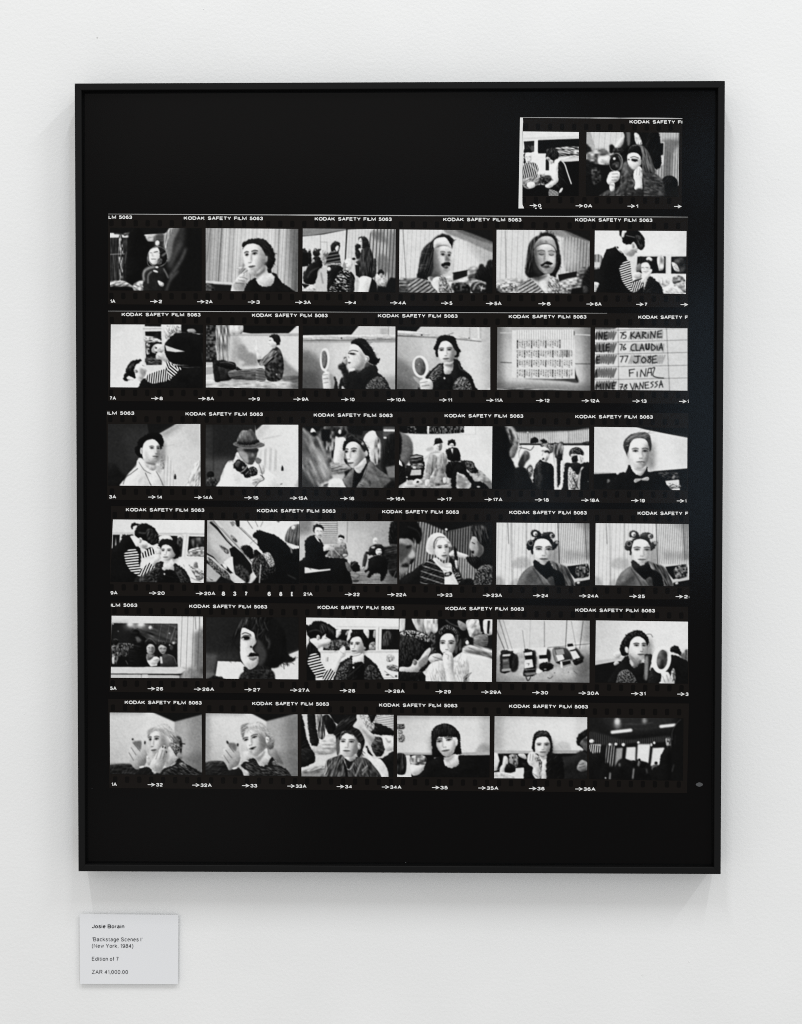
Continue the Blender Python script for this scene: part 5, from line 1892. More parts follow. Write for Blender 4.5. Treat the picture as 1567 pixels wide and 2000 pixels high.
PIC('5b', 5, [(72, 142), (780, 150), (776, 612), (76, 622)], 'printed exposure of a stylist applying make up to a woman in a black top', '''
G 218 80,150 230 500,200
p 200 2 300,206 780,212 780,224 300,216
p 20 2 230,232 606,234 604,400 200,392
P 218 2 300,240 340,232 336,270 300,300
P 30 3 340,240 400,240 390,270 350,280
P 150 3 390,240 404,250 384,280 370,270
P 222 2 400,240 420,235 426,280 400,310 380,330
P 222 2 510,234 550,236 548,300 520,290
P 160 3 590,240 604,240 600,300 584,290
T 130 60 14,14 0 3 560,340 600,330 604,400 550,392
T 80 60 8,10 0 3 230,330 330,310 400,340 380,390 230,390
p 226 1 604,212 646,214 646,404 604,402
l 90 3 1 628,216 622,400
p 22 2 650,230 780,232 780,388 646,386
T 60 44 10,26 0 4 660,280 700,240 730,300 700,370 660,380
p 228 2 170,394 780,390 780,640 300,640
p 195 1 170,398 770,394 770,412 170,414
L 60 6 2 238,446 236,476
L 110 3 2 226,450 224,480
P 150 3 696,436 730,430 734,470 700,480
T 170 60 8,10 0 2 690,430 740,430 740,470 690,480
T 120 60 12,10 0 3 690,510 740,500 775,530 775,560 700,540
l 120 5 2 670,550 740,600
l 120 3 2 660,604 770,600
E 30 1 694,580 14,5
E 60 2 760,590 10,7
P 16 3 60,640 76,420 90,340 100,300 130,340 165,390 180,440 150,560 130,640
p 16 3 60,480 100,460 140,640 60,640
P 16 2 76,200 100,200 130,172 190,170 240,190 290,225 300,260 290,300 250,300 230,260 200,290 180,310 150,300 120,320 90,290
T 36 34 6,30 -20 3 180,190 270,220 290,280 220,260 190,280
L 130 4 3 90,250 150,236 200,260
P 222 2 95,310 145,300 190,315 200,280 240,300 262,310 250,340 240,350 246,366 220,374 190,360 170,380 130,350
E 190 2 164,296 15,22
L 70 3 2 158,284 172,296 162,312
P 120/.6 5 180,360 220,340 240,360 216,376
L 40 5 2 214,300 232,300
P 80 2 236,344 254,346 240,354
P 20 3 410,290 420,256 460,240 510,256 545,310 548,380 520,398 510,370 500,330 470,296 430,290 412,320
P 226 2 408,330 430,296 480,290 505,330 514,365 530,366 524,384 510,388 500,412 460,430 424,420 408,380
M 226 446,351 60,78 0 -0.5 -1 1.0 0
P 150/.4 5 490,340 505,370 490,410 456,428
P 222 2 430,430 500,415 512,440 510,492 430,496 420,470
L 40 4 2 420,440 470,430 500,414
P 24 3 300,560 330,490 400,445 424,436 430,496 510,494 516,430 560,460 620,520 670,620 660,640 300,640
T 60 56 10,9 60 3 320,540 400,460 424,460 400,560 390,620 300,620
T 50 50 9,9 130 3 510,600 560,500 630,560 650,620
P 12 3 400,540 430,496 510,492 500,640 390,640
E 228 1 434,524 6,8
L 60 3 1 434,540 430,610
P 224 2 260,530 310,440 320,400 345,360 360,350 376,400 370,440 340,460 300,560 280,570
L 120 3 2 330,400 360,420
L 30 4 1 290,400 340,370 366,352
P 40 2 356,346 380,336 380,356 366,362
s 22 222 21 .5 76 2 80,490 90,440 120,410 165,420 185,480 220,540 230,610 150,600 110,540
s 22 222 18 .5 30 2 200,570 260,530 300,570 260,612 200,612
''')
PIC('5b', 5, [(786, 150), (1496, 156), (1492, 634), (782, 626)], 'printed exposure of a woman in a white sweater with a man touching up her lips', '''
F 30
P 215 2 780,150 830,150 826,240 790,270 780,260
p 30 2 832,150 855,150 850,232 828,232
T 160 60 12,50 -10 3 880,150 980,155 985,270 920,240
T 190 70 16,30 0 3 980,150 1080,155 1080,240 1030,270 990,260
p 16 3 1080,150 1300,156 1300,300 1250,300 1180,200 1080,240
L 190 4 3 1140,160 1180,190 1240,210 1290,190
P 130 3 1230,160 1300,200 1290,240 1250,230
T 190 70 16,20 30 3 1300,165 1400,160 1420,260 1340,300 1310,250
p 18 3 1390,156 1430,156 1430,250 1410,250
P 205 3 1430,160 1500,165 1490,260 1440,270
p 24 3 1460,165 1480,165 1470,270 1455,260
p 100 3 1356,280 1460,265 1456,360 1352,360
T 110 20 6,20 90 3 1360,285 1455,275 1452,355 1358,355
T 30 30 20,16 0 4 1290,300 1350,300 1360,370 1490,370 1490,400 1300,390
T 160 60 60,10 20 5 1260,390 1330,350 1500,400 1500,460 1290,440
p 60/.6 14 1280,380 1400,390 1500,440 1500,480 1380,440
P 226 5 1240,440 1330,420 1500,480 1500,640 1230,640
p 215 4 1290,430 1500,470 1500,640 1290,640
P 222 3 1290,330 1305,312 1320,340 1300,350
T 70 80 12,18 30 4 1000,260 1060,280 1070,420 1010,420
P 215 3 940,560 1000,500 1010,640 960,640
P 20 4 780,280 800,250 860,235 930,245 1000,280 1030,320 1020,380 980,410 960,460 900,500 840,520 780,510
T 100 120 9,9 0 3 790,260 860,238 960,260 1020,300 1000,330 880,290 800,290
T 40 30 8,14 0 3 790,300 900,300 980,380 880,480 790,500
P 190 3 880,500 900,460 930,470 980,400 1020,370 1026,400 1006,440 1000,480 960,530 930,560 900,560 790,560 790,520 860,520
P 100/.6 5 930,480 1000,430 1000,480 950,530
E 130 3 904,484 18,24
L 60 4 2 896,470 912,484 902,500
P 18 3 780,560 900,566 960,560 1000,640 780,640
P 20 3 940,540 1020,480 1010,510 960,560
P 190 3 1005,460 1030,425 1080,415 1112,430 1110,470 1060,490 1030,490
L 80 4 2 1040,440 1100,460
L 80 4 2 1060,470 1106,480
P 24 3 1060,320 1080,240 1130,200 1180,195 1230,230 1264,290 1260,350 1264,400 1230,430 1200,420 1210,350 1190,270 1130,270 1100,310 1090,370 1100,410 1060,390
T 70 80 8,10 0 3 1090,240 1150,198 1220,230 1250,290 1210,260 1150,230 1100,280
T 50 60 8,30 10 3 1210,280 1256,290 1262,390 1230,430 1205,400
P 224 2 1094,330 1110,285 1150,264 1190,270 1212,310 1214,350 1200,400 1170,430 1130,424 1100,390
M 224 1148,347 76,108 1 0 -1 0.8 0
T 200 40 7,24 -8 3 1000,540 1030,490 1110,470 1130,490 1200,450 1260,410 1300,440 1316,500 1316,560 1290,640 1010,640
P 110/.4 10 1100,500 1150,480 1140,600 1120,640
L 140 5 3 1200,470 1230,480 1260,420
L 150 5 3 1300,460 1310,540 1290,620
P 212 2 1114,450 1130,410 1160,400 1190,420 1200,470 1200,560 1230,640 1160,640 1140,570 1124,510
P 130/.6 5 1180,430 1200,470 1200,560 1224,630 1190,560
L 70 4 2 1136,420 1160,430 1156,460
L 220 3 1 1150,420 1164,456
T 110 60 5,20 40 2 1280,590 1340,560 1310,600 1280,625
''')
PIC('5c', 5, [(44, 138), (752, 146), (750, 620), (38, 612)], 'printed exposure of toy cars hanging in a row on a wall', '''
F 205
p 205 2 30,120 770,120 770,330 440,350 30,400
p 176 3 30,395 240,380 440,352 770,322 770,640 30,640
T 176 16 40,24 0 5 30,395 440,352 770,322 770,640 30,640
p 90/.5 28 700,120 780,120 780,340 690,330
p 60/.55 30 640,420 780,380 780,650 640,650
p 110/.5 24 30,540 300,600 780,560 780,660 30,660
p 120/.4 30 20,120 80,120 80,640 20,640
l 220 4 2 200,384 440,352
l 90 4 1 430,352 760,322
l 40 5 1 40,220 100,366
l 50 4 1 60,140 130,366
l 110 3 1 90,140 160,366
l 70 3 1 238,220 258,368
l 60 4 1 406,150 406,470
l 130 2 1 300,140 290,370
l 40 5 1 578,140 566,380
l 110 3 1 612,150 650,360
l 50 5 1 702,150 676,360
P 60 5 180,400 205,440 200,520 160,530
P 40 4 140,390 190,400 205,470 180,520 150,530
P 26 2 70,390 100,370 150,376 180,390 160,440 150,530 100,546 70,530
p 90 2 84,440 134,432 142,516 88,520
l 40 4 1 84,480 138,476
p 205 2 88,405 150,400 140,416 84,420
p 130 2 90,446 126,442 128,456 92,460
p 150 2 80,516 150,510 150,530 76,536
p 60 2 66,500 80,500 76,540 66,535
P 210 2 160,384 190,378 210,390 190,404
P 50 4 320,380 345,400 340,520 320,500
P 24 2 250,370 300,366 330,390 335,500 340,560 260,572 246,540 260,450
p 222 2 250,392 312,384 312,410 256,414
p 222 2 256,446 312,440 322,500 252,512
p 230 2 268,470 304,466 306,492 268,496
p 20 2 262,416 310,412 310,436 264,440
l 20 4 1 270,474 290,474 282,490
l 190 4 1 255,522 332,516
p 120 2 252,546 340,538 344,556 256,570
L 24 8 2 260,560 280,606 306,566
P 40 4 410,360 450,380 450,460 400,440
p 222 2 356,350 428,348 420,410 360,410
p 200 2 346,400 360,400 360,420 346,420
p 20 2 366,410 424,408 428,436 368,440
p 226 2 360,440 430,434 436,468 366,472
P 16 2 370,476 440,464 470,480 476,500 440,528 376,530
p 170 1 402,514 422,512 422,520 402,522
p 225 2 352,510 396,530 366,550 340,545
P 60 4 470,360 550,350 590,370 620,430 580,470 500,470
p 130 2 466,366 482,360 510,460 496,470
p 150 2 490,370 550,360 560,400 500,410
p 220 2 494,410 545,404 560,440 510,458
p 20 2 490,466 540,452 560,460 530,476
p 150 2 528,456 604,440 622,484 540,510
p 24 2 540,462 604,450 608,474 550,490
p 225 2 526,458 540,458 546,510 532,506
P 40 4 640,350 700,420 700,440 650,480 620,440
p 222 2 586,340 632,330 640,362 590,370
p 20 2 580,325 620,320 630,340 586,346
p 20 2 600,372 640,366 640,376 606,382
p 220 2 604,384 644,374 680,430 630,446
P 22 2 626,450 680,428 705,440 690,470 640,484
L 60 5 2 430,580 450,588 470,570
L 90 5 2 630,530 660,556
E 90 2 484,545 5,4
E 110 2 590,540 5,4
''')
PIC('5c', 5, [(800, 144), (1504, 154), (1504, 628), (794, 618)], 'printed exposure of a woman with wet hair holding a large round white mirror', '''
G 196 820,200 224 1150,330
p 226/.5 30 1000,200 1400,200 1440,320 1000,420
p 205/.6 16 800,420 1040,380 1040,440 800,460
p 215 2 1430,360 1510,345 1510,400 1450,400
p 185 2 796,455 1040,420 1040,435 796,486
p 20 2 790,490 936,460 990,455 1000,520 940,640 790,640
P 190 3 936,470 960,455 980,470 945,490
p 20/.6 6 1440,400 1510,380 1510,640 1380,640
T 90 50 9,20 0 3 1480,370 1504,370 1504,430 1480,430
P 200 3 930,400 970,380 1000,400 960,440
P 18 3 986,346 1006,290 1056,240 1120,218 1172,238 1200,280 1202,334 1150,340 1080,380 1040,410 1006,414 984,380
T 34 40 8,9 0 3 1000,320 1060,245 1140,228 1190,280 1130,260 1060,300 1030,380 1000,390
H 20 60 30 90 180 1000,300 990,350 1010,400 1060,240 1120,222 1180,245 1200,300
L 24 4 1 1190,250 1220,250 1234,272
L 30 3 1 1180,290 1212,320 1200,350
L 30 3 1 1195,330 1190,400 1180,410
P 222 2 1056,340 1074,290 1120,266 1166,286 1186,320 1190,370 1184,400 1160,440 1110,446 1070,420 1050,400
P 216 2 1024,350 1040,346 1054,380 1040,396 1024,380
M 222 1135,345 76,100 1 0.4 -1 1.1 0
P 120/.5 6 1060,390 1090,430 1140,444 1100,448 1064,420
P 150/.4 5 1170,300 1190,370 1176,420 1170,360
P 120 3 1050,400 1110,446 1150,446 1130,500 1090,510 1060,470
P 220/.8 4 1060,440 1090,480 1070,490
P 20 3 900,640 940,530 1000,450 1046,410 1060,470 1100,510 1140,470 1180,470 1210,520 1230,640
T 70 60 10,7 60 3 960,600 980,540 1050,520 1110,600 1100,625 960,620
P 50 3 1170,420 1200,400 1230,410 1226,460 1190,590 1160,590 1176,500
P 150/.8 4 1174,440 1200,430 1196,580 1174,590
L 30 8 2 1174,408 1200,406 1220,416
P 22 3 1366,380 1380,345 1410,336 1440,360 1452,410 1420,400 1390,390
L 215 8 3 1378,390 1410,400 1450,428
P 18 3 1350,440 1400,410 1450,430 1500,480 1510,640 1340,640
T 150 80 8,10 0 3 1376,540 1396,510 1410,560 1400,625 1370,620
P 205 3 1280,600 1300,550 1340,535 1366,560 1380,630 1270,630
L 100 4 2 1310,570 1330,620
L 100 4 2 1340,560 1356,610
P 30 3 1210,540 1240,500 1300,560 1270,630 1200,630
O 234 26 2 1302,444 60,92 8
T 84 50 26,40 0 3 1264,460 1280,390 1310,368 1340,390 1346,440 1336,490 1310,516 1280,510
E 40/.6 8 1330,400 20,26
''')
# ---- strip 6
PIC('6a', 6, [(58, 144), (760, 148), (764, 624), (60, 614)], 'printed exposure of a blonde woman patting her cheek while she looks at her hand', '''
G 180 70,500 214 330,260
p 200/.5 40 60,140 300,140 340,420 60,420
p 150 4 552,210 770,150 770,640 560,640
p 120/.5 26 680,150 770,150 770,640 700,640
p 90/.5 24 640,460 770,440 770,640 640,640
p 176/.5 16 550,220 650,200 660,470 560,420
p 20 4 340,140 770,140 770,152 552,214
l 200 3 2 550,216 548,260
p 130/.5 10 60,140 340,140 320,160 60,160
p 160 3 55,528 220,526 220,540 60,552
T 34 20 40,8 0 4 55,550 240,545 240,620 60,620
P 60 4 560,330 600,336 610,400 590,440 560,440
T 80 60 8,12 0 3 545,350 600,350 610,420 590,500 550,460
l 24 8 2 600,380 632,384
P 140 4 580,440 610,460 610,500 570,490
T 126 40 5,30 40 4 346,310 346,280 380,262 420,250 480,230 530,270 570,350 560,372 530,350 500,320 450,300 400,280 370,310 350,340
T 172 40 5,30 -40 4 400,262 480,235 530,280 560,350 530,350 480,310 430,290
P 206 2 358,340 376,300 410,284 460,296 506,330 520,360 530,350 540,370 520,390 510,420 490,470 440,480 390,478 374,440 366,420 370,390 358,385 362,370
P 110/.6 6 360,340 372,320 376,400 372,430 366,410
P 140/.5 8 400,440 440,420 500,410 480,470 400,478
M 206 400,358 68,122 -6 -0.7 -1 0.65 0
H 206/.8 30 60 25 22 360,290 400,262 460,240 520,270 550,330
H 118/.55 26 50 35 18 380,270 460,250 530,300 570,350
H 150/.7 22 30 90 60 540,360 590,380 570,440 530,420
E 200 2 526,356 12,18
L 90 3 2 520,344 534,360
L 186/.8 12 6 366,312 384,286 420,268 470,278 506,320
L 120/.6 6 4 380,296 420,272 470,282
L 210/.7 7 4 400,258 460,240 520,276
P 110 3 510,380 560,380 590,420 570,460 540,430
T 110 60 6,8 0 3 520,380 580,390 590,440 560,460 530,420
P 190 2 500,420 520,410 560,470 584,500 540,540 490,560 470,520
P 110/.6 6 490,440 510,420 510,500 490,550 480,500
P 20 3 230,612 280,570 330,560 370,570 400,610 480,570 550,540 584,496 640,540 720,580 760,640 230,640
T 40 40 20,6 30 3 480,590 560,550 620,530 720,590 730,625 480,625
T 110 60 14,4 20 2 590,530 630,530 650,570 610,560
P 168 3 190,490 196,470 210,450 200,400 212,390 230,410 226,350 236,340 252,360 300,430 320,365 332,360 336,440 350,480 330,540 290,570 250,575 216,530
P 90/.8 5 232,370 296,360 300,400 290,430 250,390
L 90 4 2 220,410 260,470
L 90 4 2 204,450 240,510
L 80 4 2 240,380 290,440
P 60 2 226,342 238,338 240,356 228,356
P 60 2 320,364 332,360 332,386 322,388
P 180 3 340,470 356,480 376,520 360,550 340,530
P 176 3 366,540 400,480 440,420 464,396 488,400 496,440 490,500 470,560 440,610 400,590 376,570
L 100 4 2 430,440 410,500
L 100 4 2 462,430 440,500
L 100 4 2 484,430 466,500
E 60 2 464,406 6,10 20
E 60 2 482,412 6,10
E 60 2 492,446 5,9
E 226 1 302,560 20,7 -12
L 140 3 2 390,570 400,600
''')
PIC('6a', 6, [(792, 150), (1494, 158), (1496, 630), (790, 622)], 'printed exposure of a blonde woman pursing her lips beside her raised hand', '''
G 178 800,500 214 1000,260
p 150 4 1256,208 1500,155 1500,640 1260,640
p 110/.6 24 1400,160 1500,160 1500,640 1430,640
p 176/.5 16 1250,220 1360,200 1370,470 1280,420
p 90/.3 20 1300,460 1500,420 1500,640 1340,640
p 20 4 1106,150 1500,150 1450,160 1256,210
p 120/.5 10 790,144 1110,144 1080,166 790,166
p 130/.5 12 780,150 830,150 830,520 780,520
p 165 3 786,512 920,514 920,528 790,532
T 34 20 40,8 0 4 786,532 960,525 960,630 786,630
P 130 4 1270,430 1320,420 1360,480 1386,540 1300,500
P 196 4 1080,440 1130,450 1160,500 1100,510
T 134 40 5,30 60 4 1058,260 1066,240 1100,226 1160,225 1200,215 1250,250 1290,320 1316,350 1310,410 1290,425 1270,400 1250,330 1220,280 1160,260 1110,270 1090,310 1080,350 1062,310
T 176 36 5,30 -20 4 1120,240 1200,220 1240,250 1270,320 1240,310 1190,265 1130,262
P 214 2 1088,330 1106,280 1160,262 1210,276 1244,320 1262,330 1276,350 1262,390 1250,400 1240,430 1200,470 1150,474 1120,440 1096,400 1088,360
P 130/.5 7 1210,300 1250,350 1240,420 1190,474 1150,476 1200,420
P 130/.6 5 1090,330 1100,380 1120,440 1100,410
M 214 1142,350 90,108 -18 -0.45 -1 0.55 1.5
P 120/.5 4 1120,430 1150,440 1140,460
H 206/.8 30 50 40 28 1070,270 1120,232 1200,222 1250,260 1290,330
H 112/.55 28 50 50 22 1064,260 1110,240 1240,260 1300,350 1290,400
P 206 2 1252,330 1276,340 1276,370 1258,384
L 80 3 2 1260,346 1272,358
L 190/.8 12 6 1096,310 1112,280 1160,260 1210,274 1244,316
L 116/.6 6 4 1106,296 1130,270 1190,266
L 212/.7 7 4 1100,244 1160,232 1230,250 1270,300
P 110 3 1256,380 1300,380 1310,410 1280,425
P 206 2 1190,480 1250,420 1262,420 1270,460 1300,500 1270,545 1210,552 1190,530 1170,505
P 100/.7 7 1170,490 1210,470 1246,430 1240,470 1200,520 1190,520
P 20 3 1060,540 1130,500 1170,500 1200,550 1260,546 1296,484 1340,540 1410,580 1450,620 1452,640 950,640 960,590 1040,560
T 44 44 20,6 20 3 1100,520 1180,520 1200,560 1270,560 1340,560 1420,600 1420,628 1140,628
T 110 60 14,4 30 2 1300,520 1330,510 1350,550 1310,545
P 168 3 912,490 926,460 924,420 944,420 950,370 962,370 1010,440 1030,390 1042,380 1050,440 1058,490 1046,540 1010,566 970,586 946,540
P 90/.8 5 960,380 1010,376 1030,400 1020,440 990,420
P 60 2 946,362 960,360 970,380 958,384
P 60 2 1030,382 1042,378 1044,402 1032,404
L 90 4 2 944,430 990,490
L 90 4 2 930,470 970,530
L 80 4 2 970,400 1010,450
P 176 3 1060,510 1090,500 1060,540 1080,570 1120,600 1122,625 1090,625 1070,590 1044,560
L 200 4 1 1056,500 1080,506 1106,498
E 214 2 1108,514 14,5 10
E 228 1 1014,570 20,7 -12
''')
PIC('6b', 6, [(34, 138), (740, 142), (738, 616), (36, 612)], 'printed exposure of a person having their hair arranged by another hand', '''
F 205
T 195 40 30,14 0 5 110,280 310,280 310,420 130,440
p 200 3 120,138 160,138 160,300 120,280
p 214 2 240,138 290,140 290,160 240,150
P 20 3 30,140 50,180 70,300 110,400 140,460 120,520 30,550
P 26 3 80,140 130,140 150,240 168,360 130,380 100,340
T 100 80 8,40 0 3 150,150 200,150 215,310 170,320 160,240
P 24 3 196,150 250,150 300,220 300,270 250,290 220,240
p 24 3 240,140 460,140 450,200 330,220 290,200
p 30/.8 5 36,520 60,500 130,505 120,540 40,548
p 210 3 36,548 110,516 240,480 200,560 190,616 36,616
T 150 60 30,10 -20 4 60,560 200,530 200,580 60,590
p 90/.6 8 36,580 200,570 190,616 36,616
P 30 3 30,420 100,400 130,500 30,540
T 160 60 6,10 -10 2 490,142 740,142 740,240 600,285 560,280 510,200
s 214 80 13 .3 96 2 620,150 735,150 730,250 590,270
P 24 3 545,142 610,142 580,200 570,200
P 24 3 610,200 740,270 740,300 560,285 590,250
P 40 3 570,340 600,310 650,320 660,370 680,400 640,460 600,450 575,400
T 60 40 20,8 20 3 580,340 650,330 670,410 620,450 580,410
P 214 3 660,310 700,300 740,350 736,400 690,420 664,370
L 90 6 3 680,320 700,350 720,340
P 20 3 530,370 560,420 600,470 660,470 690,450 740,430 740,620 700,620 680,560 620,480 550,440
P 214 3 510,390 540,430 590,480 640,480 690,550 700,616 640,616 600,540 510,440
l 226 6 1 590,500 630,462
P 190 2 420,190 450,190 500,220 560,270 600,310 580,350 560,380 540,350 500,290 460,240
P 110/.5 6 480,230 560,300 580,340 540,310
T 36 40 5,40 50 3 280,280 310,220 360,170 430,150 460,180 430,230 480,260 520,340 500,420 480,470 460,440 470,350 430,280 350,270 330,330 330,400 310,450 300,320
P 110/.8 5 300,340 325,320 330,420 310,450
H 28 40 50 140 50 330,200 300,250 400,170 440,200 340,300
H 30 20 40 90 40 480,300 500,400 490,440
L 100 4 2 300,240 340,190
L 30 3 2 276,285 310,250 340,240
L 60 5 3 480,300 490,360 484,420
P 220 2 332,330 352,278 400,266 440,290 466,350 480,360 490,400 470,410 450,440 410,468 370,464 340,440 330,390
P 120/.55 6 440,300 466,350 450,440 410,468 430,420 440,360
M 220 388,356 80,103 2 -0.2 -1 0.45 0
P 24/.9 3 326,340 338,288 384,260 446,282 474,350 446,312 404,288 362,288
E 190 2 478,380 12,24
L 80 3 2 474,366 486,380
P 200 2 368,466 420,466 450,440 456,480 420,500 380,490
P 110/.6 5 400,470 450,446 440,490 420,498
P 24 2 360,470 400,496 440,490 460,460 480,490 440,540 400,560 380,540
T 80 56 30,9 110 3 190,616 210,560 230,490 300,460 350,450 380,520 400,616
L 200 5 2 220,490 230,560 210,600
T 60 40 30,9 70 3 400,560 450,480 520,470 580,520 640,616 400,616
L 190 7 3 490,510 470,560 450,610
L 150 9 4 530,560 500,600
L 190 8 3 540,530 500,570
L 214 4 1 362,480 380,550 410,555 436,510
p 20 3 350,480 380,540 396,616 380,616
''')
PIC('6b', 6, [(768, 148), (1476, 152), (1474, 620), (768, 616)], 'printed exposure of a woman with a black fringe in a black top', '''
G 190 780,200 214 1000,330
p 130/.4 22 1400,150 1490,150 1490,460 1420,460
p 110/.4 14 768,140 1490,140 1490,168 768,168
P 130/.6 8 1370,450 1390,380 1430,360 1476,390 1476,460
P 130/.5 6 1270,450 1300,430 1330,455
p 165 2 766,428 1040,432 1040,450 766,446
p 165 2 1250,430 1476,424 1476,446 1250,452
p 70 2 768,214 822,212 822,250 768,250
T 90 70 12,5 0 2 770,222 820,220 820,248 770,248
T 130 80 5,6 0 2 776,258 806,258 806,290 776,290
T 130 80 5,6 0 2 776,294 822,294 822,345 776,345
p 18 3 760,448 1050,448 1050,500 960,640 880,640 868,460
p 16 3 1240,452 1490,450 1490,640 1240,640
p 218 3 830,450 866,450 862,590 830,560
P 205 3 870,520 940,520 980,480 975,560 930,600 880,600
T 140 90 14,16 0 3 870,460 980,455 980,520 880,520
P 205 3 768,590 800,600 900,610 880,625 768,622
T 40 40 9,40 0 3 768,450 830,450 830,590 768,580
P 18 3 1040,460 1034,380 1028,300 1050,240 1100,212 1150,212 1210,240 1246,290 1252,380 1260,440 1220,450 1180,470 1100,470
T 30 24 5,40 5 3 1050,260 1110,215 1180,220 1240,290 1240,330 1150,300 1060,320
P 222 2 1066,330 1080,305 1110,310 1170,306 1214,310 1230,330 1222,372 1210,400 1196,440 1160,462 1130,460 1090,420 1070,380
P 18 3 1040,300 1100,250 1180,260 1220,310 1180,308 1160,295 1140,310 1116,300 1090,310 1070,330 1060,370
P 140/.5 5 1200,330 1215,390 1180,450 1150,460 1190,400
H 64/.7 26 70 95 12 1050,250 1120,215 1190,230 1240,290
H 18 14 14 90 18 1076,300 1130,302 1210,300
P 216 2 1216,340 1232,330 1230,370 1216,378
M 222 1131,349 88,112 -9 -0.1 1 0.9 0
P 214 2 1120,470 1160,466 1210,440 1240,470 1240,520 1200,546 1150,540 1130,500
P 120/.6 6 1124,466 1160,466 1200,440 1210,460 1170,500 1140,500
P 16 3 956,640 970,560 1010,500 1060,470 1120,460 1130,520 1180,550 1240,520 1240,455 1330,470 1400,540 1430,640
''')
PIC('6c', 6, [(24, 126), (698, 134), (698, 582), (20, 578)], 'printed exposure of a woman with combed back hair raising her hand', '''
G 196 30,200 220 320,260
p 120/.4 20 20,120 90,120 80,380 20,380
p 150/.4 14 20,120 700,120 700,145 20,145
p 160/.3 16 600,130 700,130 700,380 640,380
P 175/.7 6 460,380 476,330 520,308 570,330 584,370 570,385
p 170 2 20,372 320,380 320,398 20,396
p 160 2 440,374 660,374 660,396 440,396
p 18 3 16,398 300,398 450,398 700,396 700,590 16,590
P 215 2 20,400 60,400 90,410 60,500 40,520 20,520
P 205 3 90,420 120,430 120,480 90,540 60,530
p 24 3 46,400 90,400 80,480 40,520 60,450
P 190 3 190,404 240,400 260,440 220,430
T 110 80 10,14 0 3 130,410 190,410 190,490 140,490
p 215 2 175,505 238,500 245,580 140,582 140,540 170,530
T 190 40 20,8 0 3 20,540 140,540 160,582 20,582
P 20 3 96,520 120,470 170,490 170,530 120,535
P 16 3 620,320 626,280 660,240 700,228 706,400 700,440 660,430 650,400 668,372 656,350 630,340
P 90 3 660,300 690,270 700,330 700,380 672,372 664,350 644,330 650,310
P 40/.7 4 670,290 700,290 700,310 676,310
P 34 4 500,440 600,410 660,380 700,440 700,582 500,582
P 130 3 622,500 640,460 664,444 690,470 690,510 660,530 630,520
L 50 4 2 640,480 676,470
L 50 4 2 640,500 680,490
P 24 3 296,350 302,300 316,250 350,232 400,236 432,270 446,330 444,392 420,392 424,330 400,280 350,280 324,310 320,370 310,390
T 50 40 6,30 60 3 320,270 360,236 410,246 436,300 400,278 350,274
P 218 2 318,340 326,298 360,280 400,280 424,310 428,350 416,390 392,420 366,420 334,398 320,370
P 150/.45 5 404,300 426,340 410,396 380,422 400,370
M 218 375,342 64,76 0 0 -1 0.55 0
P 214 2 340,404 370,424 400,416 412,400 410,440 400,480 376,470 350,430
P 120/.6 5 344,406 376,424 408,410 404,440 370,440
P 200 2 370,470 410,450 410,580 360,580
T 150 80 7,12 30 2 320,410 350,430 370,500 360,580 330,570
P 16 3 410,400 460,400 520,440 520,590 408,590
P 16 3 200,440 260,470 300,500 330,580 240,590 240,500
P 208 2 262,450 270,400 292,385 310,390 326,410 320,440 346,490 350,540 340,580 300,545 304,500 274,480
L 100 4 2 286,400 280,450
L 100 4 2 304,400 300,450
L 214 5 1 306,396 326,388
L 60 4 2 300,540 340,572
''')
